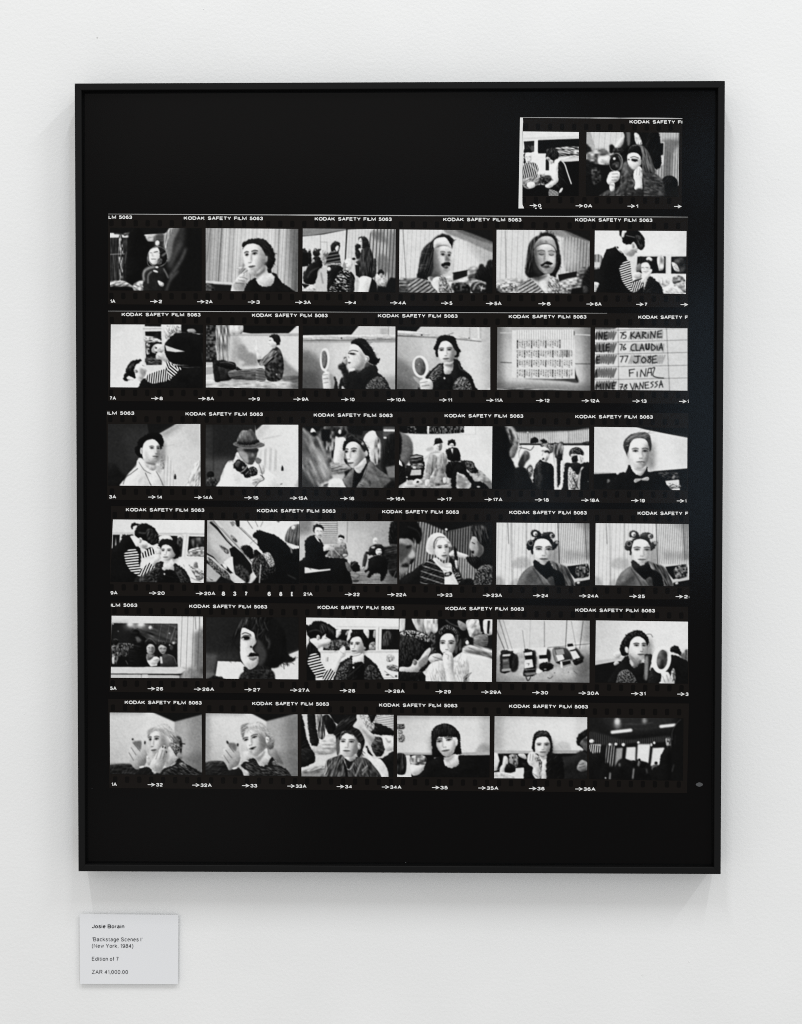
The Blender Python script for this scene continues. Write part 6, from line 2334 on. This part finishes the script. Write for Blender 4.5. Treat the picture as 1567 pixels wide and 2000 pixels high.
PIC('6c', 6, [(714, 136), (1400, 142), (1396, 596), (712, 584)], 'printed exposure of dark heads in front of lit curtains under ceiling tubes', '''
F 20
G 34 800,150 22 1000,280
p 60/.7 26 800,140 1330,140 1330,220 900,270
E 150/.8 10 918,180 26,40
E 225/.8 7 918,164 18,24
E 180/.8 8 1116,160 16,22
L 90/.8 5 4 980,184 1080,184 1180,172
L 70/.7 6 4 1040,220 1140,220 1200,206
l 238 22 3 880,243 1016,228
l 238 20 3 1234,201 1340,190
P 70/.6 10 720,250 900,280 980,300 1320,280 1320,320 900,330 720,320
S 70 36 14 .5 2 4 720,240 880,280 1000,300 1300,270 1310,320 720,330
E 220 3 730,308 18,14
p 170 3 720,330 800,330 796,350 720,350
S 190 40 16 .5 6 3 716,340 790,345 790,410 740,400
p 110 4 845,350 880,350 884,480 830,475
S 130 40 18 .5 6 4 840,340 900,340 890,480 836,480
p 150 4 910,360 960,355 950,450 900,500
p 215 4 986,350 1056,346 1052,455 976,440
p 222 4 1066,330 1160,330 1148,470 1060,440
p 218 4 1176,355 1262,352 1230,480 1160,490
l 24 12 4 970,340 962,460
l 22 8 3 1058,320 1052,470
l 24 10 3 1166,330 1150,480
p 22 4 988,326 1056,320 1056,348 988,350
p 22 4 1190,320 1280,312 1280,350 1180,356
T 110 80 8,12 0 3 1270,290 1310,290 1310,360 1280,350
E 235 2 864,332 10,9
E 235 2 908,330 10,10
E 240 3 962,334 12,12
E 240 2 1072,318 9,9
E 240 2 1187,320 8,9
E 200 2 1166,334 8,12
P 20 4 740,400 790,390 830,430 826,470 860,480 870,590 714,590 714,420
E 18 4 962,490 52,56
P 16 4 880,590 900,500 960,440 1010,480 1040,470 1080,500 1130,460 1150,520 1190,500 1210,590
E 16 3 1036,470 18,22
E 16 3 1100,480 26,24
E 16 2 1078,444 9,10
E 16 2 1200,468 12,12
P 90 3 1170,490 1190,476 1210,480 1200,520 1170,520
P 110 3 1070,450 1084,456 1080,490 1064,490
P 16 3 1180,500 1220,490 1240,400 1290,350 1312,360 1320,590 1180,590
p 18 4 1310,240 1345,180 1400,130 1400,600 1310,600
L 110 3 2 1318,300 1318,240 1350,180 1380,150
L 130 4 3 1330,480 1316,530
L 70 3 3 1340,260 1336,330
E 110 4 934,480 8,14
l 190 8 3 1038,510 1030,580
l 170 10 3 866,540 862,584
l 120 6 3 1130,510 1134,540
E 200 2 832,576 6,6
''')
# ---------------------------------------------------------------- the wall
wall = mesh_obj('wall', [(-3.2, 0, -2.4), (3.2, 0, -2.4), (3.2, 0, 2.6), (-3.2, 0, 2.6)], [(0, 1, 2, 3)], M_WALL)
wall['kind'] = 'structure'
wall['label'] = 'white painted plaster wall behind the frame and the card'

for x, y, r, m in ((190, 74, 1.6, 'M_CHIP'), (1346, 1878, 2.6, 'M_WALL'), (398, 18, 1.8, 'M_WALL'), (1334, 182, 2.4, 'M_WALL'), (48, 1395, 1.8, 'M_WALL'), (1255, 1905, 2.0, 'M_WALL'), (1522, 351, 1.5, 'M_WALL')):
    c = at(x, y, 0)
    R = r * 0.00058
    ring = [(c.x + R * (1 + 0.25 * math.sin(3 * a + x)) * math.cos(a), -0.0002, c.z + R * 0.8 * math.sin(a)) for a in np.linspace(0, 6.283, 11)[:-1]]
    top = [((p[0] + c.x) / 2, -0.0002 - R * 0.22, (p[2] + c.z) / 2) for p in ring]
    mesh_obj('paint_fleck', ring + top, [(i, (i + 1) % 10, 10 + (i + 1) % 10, 10 + i) for i in range(10)] + [tuple(range(10, 20))], globals()[m], wall)

# ---------------------------------------------------------------- the framed sheet
W2, H2 = 0.480, 0.5869692          # half width and half height of the frame
YF, YB = -0.050, -0.004            # front of the moulding, back of the moulding (just off the wall)
RAIL = 0.0100                      # width of the moulding seen from the front
YP = -0.0405                       # face of the print
sheet = thing('framed_contact_sheet', 'large black framed contact sheet of seven film strips hanging on the white wall', 'framed photograph')
sheet.location = (0, YB, -H2)


def put(o):
    """keep world coordinates in the mesh, hang the object under its thing without moving it"""
    root = o
    while root.parent:
        root = root.parent
    if o.parent is root:
        o.matrix_parent_inverse = root.matrix_basis.inverted()
    return o


def rail(a, c):
    """mitred moulding from corner a to corner c (signs), with small rounded arrises"""
    prof = [(0.0, YB), (0.0, YF + 0.0006), (0.0006, YF), (RAIL - 0.0008, YF), (RAIL, YF + 0.0008),
            (RAIL, YP + 0.0030), (RAIL + 0.004, YP + 0.0030), (RAIL + 0.004, YB)]
    vs = []
    for sx, sz in (a, c):
        for t, y in prof:
            vs.append((sx * (W2 - t) - (0.00012 * sx if a[1] == c[1] else 0), y, sz * (H2 - t) - (0.00012 * sz if a[0] == c[0] else 0)))
    n = len(prof)
    fs = [(i, (i + 1) % n, n + (i + 1) % n, n + i) for i in range(n)]
    fs += [tuple(range(n))[::-1], tuple(range(n, 2 * n))]
    return put(mesh_obj('frame_rail', vs, fs, M_FRAME, sheet))


for a, c in (((-1, 1), (1, 1)), ((1, 1), (1, -1)), ((1, -1), (-1, -1)), ((-1, -1), (-1, 1))):
    rail(a, c)
gi = RAIL + 0.0026
put(bevelled_box('backing_board', (-(W2 - RAIL - 0.001), YP + 0.0034, -(H2 - RAIL - 0.001)), (W2 - RAIL - 0.001, YP + 0.0060, H2 - RAIL - 0.001), 0, M_BACK, sheet))
print_sheet = put(bevelled_box('print', (-(W2 - gi), YP, -(H2 - gi)), (W2 - gi, YP + 0.0030, H2 - gi), 0.0002, M_PAPER, sheet))

Y1, Y2, Y3 = YP - 0.0004, YP - 0.0007, YP - 0.0010     # printed layers, each a hair above the one below

# strips: corner pixels (tl, tr, br, bl), first sprocket hole (upper, lower), light line along the top edge
STRIPS = [
    ([(1016.5, 229.5), (1333, 231.5), (1331.5, 409), (1013, 407)], (1028, 1026.5), [(0.0, 1.0, 1.3), (0.42, 0.62, 2.2), (0.62, 1.0, 2.6)]),
    ([(211.5, 418), (1344, 424), (1344, 600.5), (211.5, 594.5)], (218, 217.5), [(0.0, 0.55, 1.5), (0.30, 0.42, 2.2), (0.40, 0.62, 1.7), (0.56, 1.0, 1.6), (0.78, 0.88, 2.4)]),
    ([(211.5, 607.5), (1345, 612.5), (1346, 788.5), (211.5, 783.5)], (218.5, 217), [(0.0, 0.45, 1.2), (0.44, 0.86, 1.0)]),
    ([(208, 801), (1345, 807), (1344, 983), (210, 976.5)], (215.5, 217), []),
    ([(217, 988.5), (1346, 995.5), (1347, 1171), (215, 1163.5)], (224.5, 220), []),
    ([(217, 1175.5), (1344, 1185), (1346, 1361), (214, 1351.5)], (224, 223), []),
    ([(211.5, 1365), (1346, 1374), (1342, 1549), (214, 1539)], (220.5, 223), []),
]
LABELS = ['short film strip of two exposures with a clear end', 'film strip with a bright scratch line along its top edge', 'film strip with the handwritten list exposures',
          'film strip with the hat and camera exposures', 'film strip ending in two curler portraits',
          'film strip with the toy car exposure', 'film strip ending in a dark exposure']
strip_objs = []


def blend(q, u, v):
    (ax, ay), (bx, by), (cx, cy), (dx, dy) = q
    return ((ax * (1 - u) + bx * u) * (1 - v) + (dx * (1 - u) + cx * u) * v,
            (ay * (1 - u) + by * u) * (1 - v) + (dy * (1 - u) + cy * u) * v)


for k, (q, (h0, h1), lines) in enumerate(STRIPS):
    vs = [at(x, y, Y1) for x, y in q]
    fs = [(0, 1, 2, 3)]; fm = [0]
    wpx = q[1][0] - q[0][0]
    rng = random.Random(k)

    def ngon(pts, mi, y=Y2):
        i0 = len(vs)
        vs.extend(at(px, py, y) for px, py in pts)
        fs.append(tuple(range(i0, i0 + len(pts)))); fm.append(mi)
    for row, h, v in ((0, h0, 0.098), (1, h1, 0.905)):
        x = h
        while x < q[1][0] - 6:
            u = (x - q[0][0]) / wpx
            cx, cy = blend(q, u, v)
            a, bb, r = 4.0, 6.0, 1.6
            j = rng.uniform(-0.25, 0.25)
            ngon([(cx - a + r, cy - bb), (cx + a - r, cy - bb), (cx + a, cy - bb + r), (cx + a + j, cy + bb - r),
                  (cx + a - r, cy + bb), (cx - a + r, cy + bb), (cx - a + j, cy + bb - r), (cx - a, cy - bb + r)], 1)
            x += 23.55
    for u0, u1, t in lines:                     # light that leaked along the film edge
        up, lo = [], []
        for i in range(13):
            s = i / 12
            px, py = blend(q, u0 + (u1 - u0) * s, 0)
            w = t * (0.25 + 0.75 * math.sin(math.pi * min(1, max(0, s * 0.94 + 0.03))) ** 0.6) * 0.5
            up.append((px, py - w)); lo.append((px, py + w))
        ngon(up + lo[::-1], 3, Y2 - 0.00005 * (1 + lines.index((u0, u1, t))))
    if k == 0:                                  # the clear end of the film
        ngon([(1016, 229.5), (1021.5, 229.5), (1022, 238), (1021, 252), (1021.5, 300), (1020.5, 340), (1020.5, 399), (1024, 407), (1013, 407)], 2)
        ngon([(1045, 406), (1048, 405.6), (1048.5, 408), (1045.5, 408)], 2); ngon([(1054, 406), (1058, 405.6), (1058.5, 408), (1055, 408)], 2)
    o = put(mesh_obj('film_strip', vs, fs, [M_REBATE, M_HOLE, M_LIGHT, M_LEAK], sheet, fm))
    o['label'] = LABELS[k]
    strip_objs.append(o)

# exposures
NU, NV = 150, 102
TONE = np.array([lin(g) for g in range(256)], np.float64) * 0.955
for i, (region, strip, quad, label, ops) in enumerate(PICS):
    ox, oy, sc = REG[region]
    tones = picture(quad, ops, NU, NV, i + 1)
    px = [(ox + x / sc, oy + y / sc) for x, y in quad]
    P = np.array([at(x, y, Y2) for x, y in px])
    u = np.linspace(0, 1, NU)[None, :, None]; v = np.linspace(0, 1, NV)[:, None, None]
    co = ((P[0] * (1 - u) + P[1] * u) * (1 - v) + (P[3] * (1 - u) + P[2] * u) * v).reshape(-1, 3)
    me = bpy.data.meshes.new('exposure')
    nq = (NU - 1) * (NV - 1)
    idx = (np.arange(NV - 1)[:, None] * NU + np.arange(NU - 1)[None, :]).reshape(-1)
    loops = np.stack([idx, idx + NU, idx + NU + 1, idx + 1], 1).reshape(-1)
    me.vertices.add(len(co)); me.vertices.foreach_set('co', co.astype(np.float32).reshape(-1))
    me.loops.add(nq * 4); me.loops.foreach_set('vertex_index', loops.astype(np.int32))
    me.polygons.add(nq); me.polygons.foreach_set('loop_start', np.arange(0, nq * 4, 4, dtype=np.int32))
    me.polygons.foreach_set('loop_total', np.full(nq, 4, np.int32))
    att = me.color_attributes.new('tone', 'FLOAT_COLOR', 'POINT')
    t = np.interp(tones.reshape(-1), np.arange(256), TONE)
    att.data.foreach_set('color', np.stack([t, t * 0.996, t * 0.988, np.ones_like(t)], 1).astype(np.float32).reshape(-1))
    me.materials.append(M_PRINT)
    me.update(calc_edges=True)
    o = bpy.data.objects.new('exposure', me)
    COL.objects.link(o)
    o.parent = strip_objs[strip]
    o['label'] = label

# lettering -------------------------------------------------------
# a plain monoline sans drawn stroke by stroke (cap height 1); '@' is an arc cx,cy,rx,ry,a0,a1 and '~' a smooth curve
GLYPHS = {
    'K': (.66, '0,0 0,1|.62,1 0,.38|.2,.58 .66,0'), 'O': (.78, '@.39,.5,.39,.5,0,360'), 'D': (.7, '0,0 0,1 .3,1|@.3,.5,.4,.5,90,-90|0,0 .3,0'),
    'A': (.7, '0,0 .35,1 .7,0|.12,.32 .58,.32'), 'S': (.65, '~.6,.8 .5,.95 .32,1 .14,.95 .04,.77 .14,.58 .34,.5 .54,.42 .63,.24 .53,.06 .32,0 .12,.05 .02,.22'),
    'F': (.56, '0,0 0,1 .56,1|0,.53 .48,.53'), 'E': (.6, '.6,0 0,0 0,1 .58,1|0,.53 .52,.53'), 'T': (.62, '0,1 .62,1|.31,1 .31,0'),
    'Y': (.66, '0,1 .33,.42 .66,1|.33,.42 .33,0'), 'I': (0, '0,0 0,1'), 'L': (.5, '0,1 0,0 .5,0'), 'M': (.8, '0,0 0,1 .4,.12 .8,1 .8,0'),
    'J': (.48, '.48,1 .48,.26|@.24,.25,.24,.25,0,-180'), 'B': (.64, '0,0 0,1 .38,1|@.38,.76,.22,.24,90,-90|0,.53 .38,.53|@.38,.265,.26,.265,90,-90|0,0 .38,0'),
    'N': (.68, '0,0 0,1 .68,0 .68,1'), 'Z': (.6, '0,1 .6,1 0,0 .6,0'), 'R': (.64, '0,0 0,1 .36,1|@.36,.75,.24,.25,90,-90|0,.5 .36,.5|.38,.5 .64,0'),
    'o': (.5, '@.25,.365,.25,.365,0,360'), 's': (.43, '~.42,.56 .34,.7 .2,.73 .06,.66 .05,.5 .22,.4 .38,.32 .43,.16 .34,.03 .2,0 .06,.04 0,.18'),
    'i': (.06, '.03,0 .03,.73|.03,.88 .03,1'), 'e': (.5, '.01,.39 .49,.39|@.25,.365,.25,.365,5,312'), 'r': (.26, '0,0 0,.73|~0,.42 .08,.64 .27,.7'),
    'a': (.48, '~.04,.56 .12,.7 .26,.73 .4,.68 .43,.5 .43,.12 .5,0|~.43,.42 .2,.38 .03,.28 .02,.12 .14,0 .32,.05 .43,.22'),
    'n': (.44, '0,0 0,.73|~0,.46 .1,.68 .25,.73 .4,.66 .44,.48|.44,.48 .44,0'), 'c': (.46, '@.25,.365,.25,.365,45,315'),
    'k': (.45, '0,0 0,1|.42,.73 0,.27|.16,.42 .46,0'), 't': (.26, '.12,.92 .12,.1 .16,.01 .27,.01|0,.7 .26,.7'),
    'g': (.48, '@.24,.365,.24,.36,0,360|.47,.73 .47,-.08|~.47,-.08 .38,-.26 .22,-.29 .05,-.2'), 'w': (.68, '0,.73 .18,0 .34,.7 .5,0 .68,.73'),
    'd': (.48, '@.24,.365,.24,.365,0,360|.48,0 .48,1'), 'f': (.25, '~.27,1 .14,.97 .1,.82|.1,.82 .1,0|0,.7 .25,.7'),
    '0': (.52, '@.26,.5,.26,.5,0,360'), '1': (.22, '0,.78 .17,.86 .22,1 .22,0'),
    '2': (.52, '~.02,.68 .08,.9 .26,1 .44,.92 .5,.72 .4,.5 .16,.26 .03,.08 0,0|0,0 .52,0'),
    '3': (.51, '~.03,.78 .1,.94 .26,1 .42,.94 .47,.76 .4,.58 .22,.53|~.22,.53 .44,.46 .51,.27 .44,.07 .25,0 .07,.06 0,.25'),
    '4': (.54, '.4,0 .4,1|.4,.97 0,.27 .54,.27'), '5': (.52, '.47,1 .1,1 .05,.5|~.05,.5 .26,.62 .46,.53 .52,.32 .43,.08 .24,0 .07,.06 0,.22'),
    '6': (.52, '~.47,.8 .4,.95 .26,1 .1,.9 .02,.62 .02,.34|@.26,.31,.25,.31,0,360'), '7': (.52, '0,1 .52,1|~.52,1 .3,.6 .18,0'),
    '8': (.52, '@.26,.765,.2,.235,0,360|@.26,.27,.26,.27,0,360'), '9': (.52, '@.26,.69,.25,.31,0,360|~.05,.2 .12,.05 .26,0 .42,.1 .5,.38 .5,.66'),
    '\u2018': (.06, '.02,.76 .06,1'), '\u2019': (.06, '.06,1 .02,.76'), '(': (.2, '~.2,1.05 .04,.7 0,.38 .06,0 .2,-.28'), ')': (.2, '~0,1.05 .16,.7 .2,.38 .14,0 0,-.28'),
    ',': (.06, '.06,.09 .06,0 .01,-.16'), '.': (.02, '.01,0 .01,.11'), ':': (.02, '.01,.05 .01,.17|.01,.6 .01,.72'),
}


def text_strokes(s, gap, space):
    x, out = 0.0, []
    for ch in s:
        if ch == ' ':
            x += space
            continue
        adv, d = GLYPHS[ch]
        for st in d.split('|'):
            if st[0] == '@':
                cx, cy, rx, ry, a0, a1 = [float(v) for v in st[1:].split(',')]
                n = max(6, int(abs(a1 - a0) / 22))
                pts = [(cx + rx * math.cos(math.radians(a0 + (a1 - a0) * i / n)), cy + ry * math.sin(math.radians(a0 + (a1 - a0) * i / n))) for i in range(n + 1)]
            else:
                pts = [tuple(float(v) for v in p.split(',')) for p in st.lstrip('~').split(' ')]
                if st[0] == '~':
                    pts = [tuple(p) for p in _spline(pts, False, 4)]
            out.append([(px + x, py) for px, py in pts])
        x += adv + gap
    return out, x - gap


def ribbon(pts, w):
    # outline of a stroke of width w with mitred joins
    p = [Vector(q) for q in pts]
    closed = (p[0] - p[-1]).length < 1e-4 and len(p) > 3
    if closed:
        p = p[:-1]
    n = len(p)
    L, R = [], []
    for i in range(n):
        a = p[i - 1] if (i or closed) else None
        b = p[(i + 1) % n] if (i < n - 1 or closed) else None
        d1 = (p[i] - a).normalized() if a is not None else None
        d2 = (b - p[i]).normalized() if b is not None else None
        d1 = d1 or d2; d2 = d2 or d1
        t = (d1 + d2)
        t = t.normalized() if t.length > 1e-3 else d1
        nn = Vector((-t.y, t.x))
        k = min(1.9, 1.0 / max(0.3, nn.dot(Vector((-d1.y, d1.x)))))
        L.append(p[i] + nn * (w / 2 * k)); R.append(p[i] - nn * (w / 2 * k))
    q = L + R
    m = n if closed else n - 1
    return q, [(i, (i + 1) % n, n + (i + 1) % n, n + i) for i in range(m)]


def lettering(name, s, x0, x1, ybase0, ybase1, cap, y, mat, parent, weight=1.9, arrow=False, xbase=None):
    # word set between pixels x0 and x1 on a baseline running from ybase0 (at xbase[0]) to ybase1 (at xbase[1])
    xa, xb = xbase or (x0, x1)
    base = lambda px: ybase0 + (ybase1 - ybase0) * (px - xa) / max(1e-6, xb - xa)
    vs, fs = [], []
    strokes = []
    tx0 = x0
    if arrow:
        tx0 = x0 + 16.2
        m = base(x0) - cap * 0.5
        L = 13.6
        strokes += [([(x0, m), (x0 + L - 1, m)], 1.45), ([(x0 + L - 6.4, m - 3.0), (x0 + L, m), (x0 + L - 6.4, m + 3.0)], 1.45)]
    if s:
        st, total = text_strokes(s, *((0.26, 0.60) if mat is M_LIGHT else (0.28, 0.36)))
        sx = (x1 - tx0 - weight) / max(total, 0.01)
        for pts in st:
            q = []
            for u, v in pts:
                px = tx0 + weight / 2 + u * sx if total > 0.01 else (tx0 + x1) / 2
                q.append((px, base(px) - weight / 2 - v * (cap - weight)))
            strokes.append((q, weight))
    for k, (q, w) in enumerate(strokes):
        pts, faces = ribbon(q, w)
        i0 = len(vs)
        vs += [at(px, py, y - 0.00002 * (k % 12)) for px, py in pts]
        fs += [tuple(i0 + i for i in f) for f in faces]
    return mesh_obj(name, vs, fs, mat, parent)


K = 'KODAK SAFETY FILM 5063'
TOP = [
    [('KODAK SAFETY FI', 1229.9, 1332.9, 241.6)],
    [('LM 5063', 212.3, 258.2, 427.6), (K, 359.3, 514, 429.7), (K, 615, 765.3, 431.2), (K, 865.9, 1018.7, 432.4), (K, 1123.6, 1274.5, 433.2)],
    [(K, 238, 392, 617.9), (K, 492.5, 640.2, 619.4), (K, 738.5, 894, 620.4), (K, 994, 1145.6, 622), ('KODAK SAFETY F', 1246.9, 1344.2, 623)],
    [('ILM 5063', 210, 262.5, 810.3), (K, 362.6, 513.7, 812.1), (K, 613, 767, 814.4), (K, 868.7, 1022.3, 815.7), (K, 1123.9, 1275.5, 817.5)],
    [(K, 246.2, 399.4, 999.4), (K, 502.2, 655.6, 1001.2), (K, 746.7, 896.5, 1003.2), (K, 995, 1146.3, 1004.6), ('KODAK SAFETY F', 1245.6, 1344.8, 1006)],
    [('ILM 5063', 217, 268.4, 1185.4), (K, 369.8, 522.1, 1188), (K, 620.8, 770.4, 1190.2), (K, 870.5, 1023.6, 1192.4), (K, 1124, 1279.6, 1195.6)],
    [(K, 243.9, 394.2, 1375.6), (K, 492.8, 642.8, 1378), (K, 740.6, 893.5, 1381), (K, 994.6, 1148.7, 1383.3)],
]
# frame numbers: (text, x0, x1); '>' stands for the arrow.  Then the baseline at two pixels.
NUM = [
    ([('>0', 1034.9, 1057.3), ('>0A', 1124.6, 1157.2), ('>1', 1226, 1246.7), ('>', 1317, 1330)], (1035, 404.8, 1330, 406.7)),
    ([('1A', 215.3, 225.8), ('>2', 293.7, 316.9), ('>2A', 385.3, 415.7), ('>3', 484.4, 507.8), ('>3A', 577, 607.6), ('>4', 674, 696), ('>4A', 762.3, 793.4), ('>5', 861.8, 883.8),
      ('>5A', 949.4, 980), ('>6', 1051.9, 1075.9), ('>6A', 1145.8, 1175.4), ('>7', 1242.8, 1264.8), ('>', 1329.6, 1343)], (215, 591.7, 1345, 598.4)),
    ([('7A', 214.3, 227), ('>8', 295.5, 318.4), ('>8A', 387.9, 418.5), ('>9', 485.9, 507.9), ('>9A', 573.5, 603), ('>10', 666.8, 693), ('>10A', 756.6, 792.4), ('>11', 858.2, 883.3),
      ('>11A', 950, 982.5), ('>12', 1047.3, 1073.8), ('>12A', 1136.4, 1171.4), ('>13', 1235.7, 1263.3), ('>1', 1326.6, 1345.5)], (215, 781, 1345, 787.4)),
    ([('3A', 213.3, 227.3), ('>14', 289.9, 317.4), ('>14A', 380, 415.4), ('>15', 477.7, 505), ('>15A', 566.3, 601), ('>16', 665, 692.3), ('>16A', 755.9, 791), ('>17', 855, 883),
      ('>17A', 946.8, 981.7), ('>18', 1045, 1072.3), ('>18A', 1135.6, 1170.9), ('>19', 1233, 1260), ('>1', 1322, 1341)], (215, 973.7, 1345, 981.9)),
    ([('9A', 216, 229.9), ('>20', 291.4, 322), ('>20A', 382.8, 421), ('8', 433.3, 440), ('3', 455.5, 461.8), ('7', 477.8, 484), ('6', 522.8, 529.3), ('8', 545.8, 551.7), ('E', 568.5, 573), ('21A', 592.8, 611), ('>22', 673.7, 702.8), ('>22A', 757, 794.4),
      ('>23', 854, 883.8), ('>23A', 943.5, 981), ('>24', 1041.4, 1071.3), ('>24A', 1131.3, 1169.3), ('>25', 1229.8, 1260), ('>2:', 1320, 1347)], (215, 1161.2, 1345, 1168.8)),
    ([('5A', 215.3, 228), ('>26', 288.8, 319), ('>26A', 379, 418.8), ('>27', 478, 509), ('>27A', 566.8, 605), ('>28', 664, 694), ('>28A', 752, 790.6), ('>29', 851, 881),
      ('>29A', 940.4, 979.4), ('>30', 1040, 1070.8), ('>30A', 1130.5, 1170.3), ('>31', 1232.9, 1261.2), ('>3', 1323, 1345)], (215, 1347.7, 1345, 1359.3)),
    ([('1A', 217.9, 228.6), ('>32', 288.8, 318.2), ('>32A', 375.6, 413.9), ('>33', 473, 502.7), ('>33A', 561.5, 599), ('>34', 657.9, 688), ('>34A', 746, 784.5), ('>35', 844, 874.8),
      ('>35A', 934.6, 973.9), ('>36', 1033.4, 1064), ('>36A', 1123.8, 1163.4)], (215, 1535.2, 1144, 1544.6)),
]
for k in range(7):
    slope = (STRIPS[k][0][1][1] - STRIPS[k][0][0][1]) / (STRIPS[k][0][1][0] - STRIPS[k][0][0][0])
    for s, x0, x1, yb in TOP[k]:
        lettering('edge_lettering', s, x0, x1, yb - slope * (x1 - x0) / 2, yb + slope * (x1 - x0) / 2, 6.8, Y2, M_LIGHT, strip_objs[k], 1.6)
    nums, (xa, ya, xb, yb) = NUM[k]
    for s, x0, x1 in nums:
        lone = k == 4 and len(s) == 1
        lettering('frame_number', s.lstrip('>'), x0, x1, ya + (1.2 if lone else 0), yb, 8.4 if lone else 6.8, Y2, M_LIGHT, strip_objs[k], 2.2 if lone else 1.6,
                  s.startswith('>'), (xa, xb))

# grey spot and dust on the margin of the print
sp = [at(1366.3 + 6.4 * math.cos(t) + 0.6 * math.cos(3 * t), 1532.3 + 4.2 * math.sin(t), Y1) for t in np.linspace(0, 2 * math.pi, 24, endpoint=False)]
put(mesh_obj('grey_margin_spot', sp, [tuple(range(24))], M_SPOT, sheet))
for x, y, r in ((792.7, 1684.6, 0.9), (308, 1540, 0.5), (180, 1540, 0.5)):
    put(mesh_obj('dust_speck', [at(x + r * math.cos(t), y + r * math.sin(t), Y1) for t in np.linspace(0, 6.283, 8, endpoint=False)], [tuple(range(8))], M_SPOT, sheet))

# ---------------------------------------------------------------- the label card
card = thing('label_card', 'small pale rectangular caption card with black lettering below the frame', 'label card')
YC = -0.0062
q = [at(x, y, YC) for x, y in ((155.5, 1785.5), (348.6, 1787.2), (347.6, 1922.2), (156.8, 1921.6))]
ctr = sum(q, Vector()) / 4
card.location = (ctr.x, 0, min(p.z for p in q))
vs = [tuple(p) for p in q] + [(p.x, -0.0038, p.z) for p in q]
fs = [(3, 2, 1, 0)] + [((i + 1) % 4, i, i + 4, (i + 1) % 4 + 4) for i in range(4)] + [(4, 5, 6, 7)]
board = mesh_obj('card', vs, [f[::-1] for f in fs], M_CARD, card)
put(board)
for s, x0, x1, yb, cap, w in (('Josie Borain', 179.8, 243, 1812.9, 7.5, 1.3), ('\u2018Backstage Scenes I\u2019', 179.8, 278.4, 1838.4, 7.7, 0.92),
                             ('(New York, 1984)', 179.8, 260.5, 1851.1, 7.6, 0.92), ('Edition of 7', 179.8, 232, 1876.5, 7.7, 0.92), ('ZAR 41,000.00', 179.8, 250.2, 1902.1, 7.7, 0.92)):
    put(lettering('caption_line', s, x0, x1, yb, yb + 0.3, cap, YC - 0.0003, M_INK, card, w))
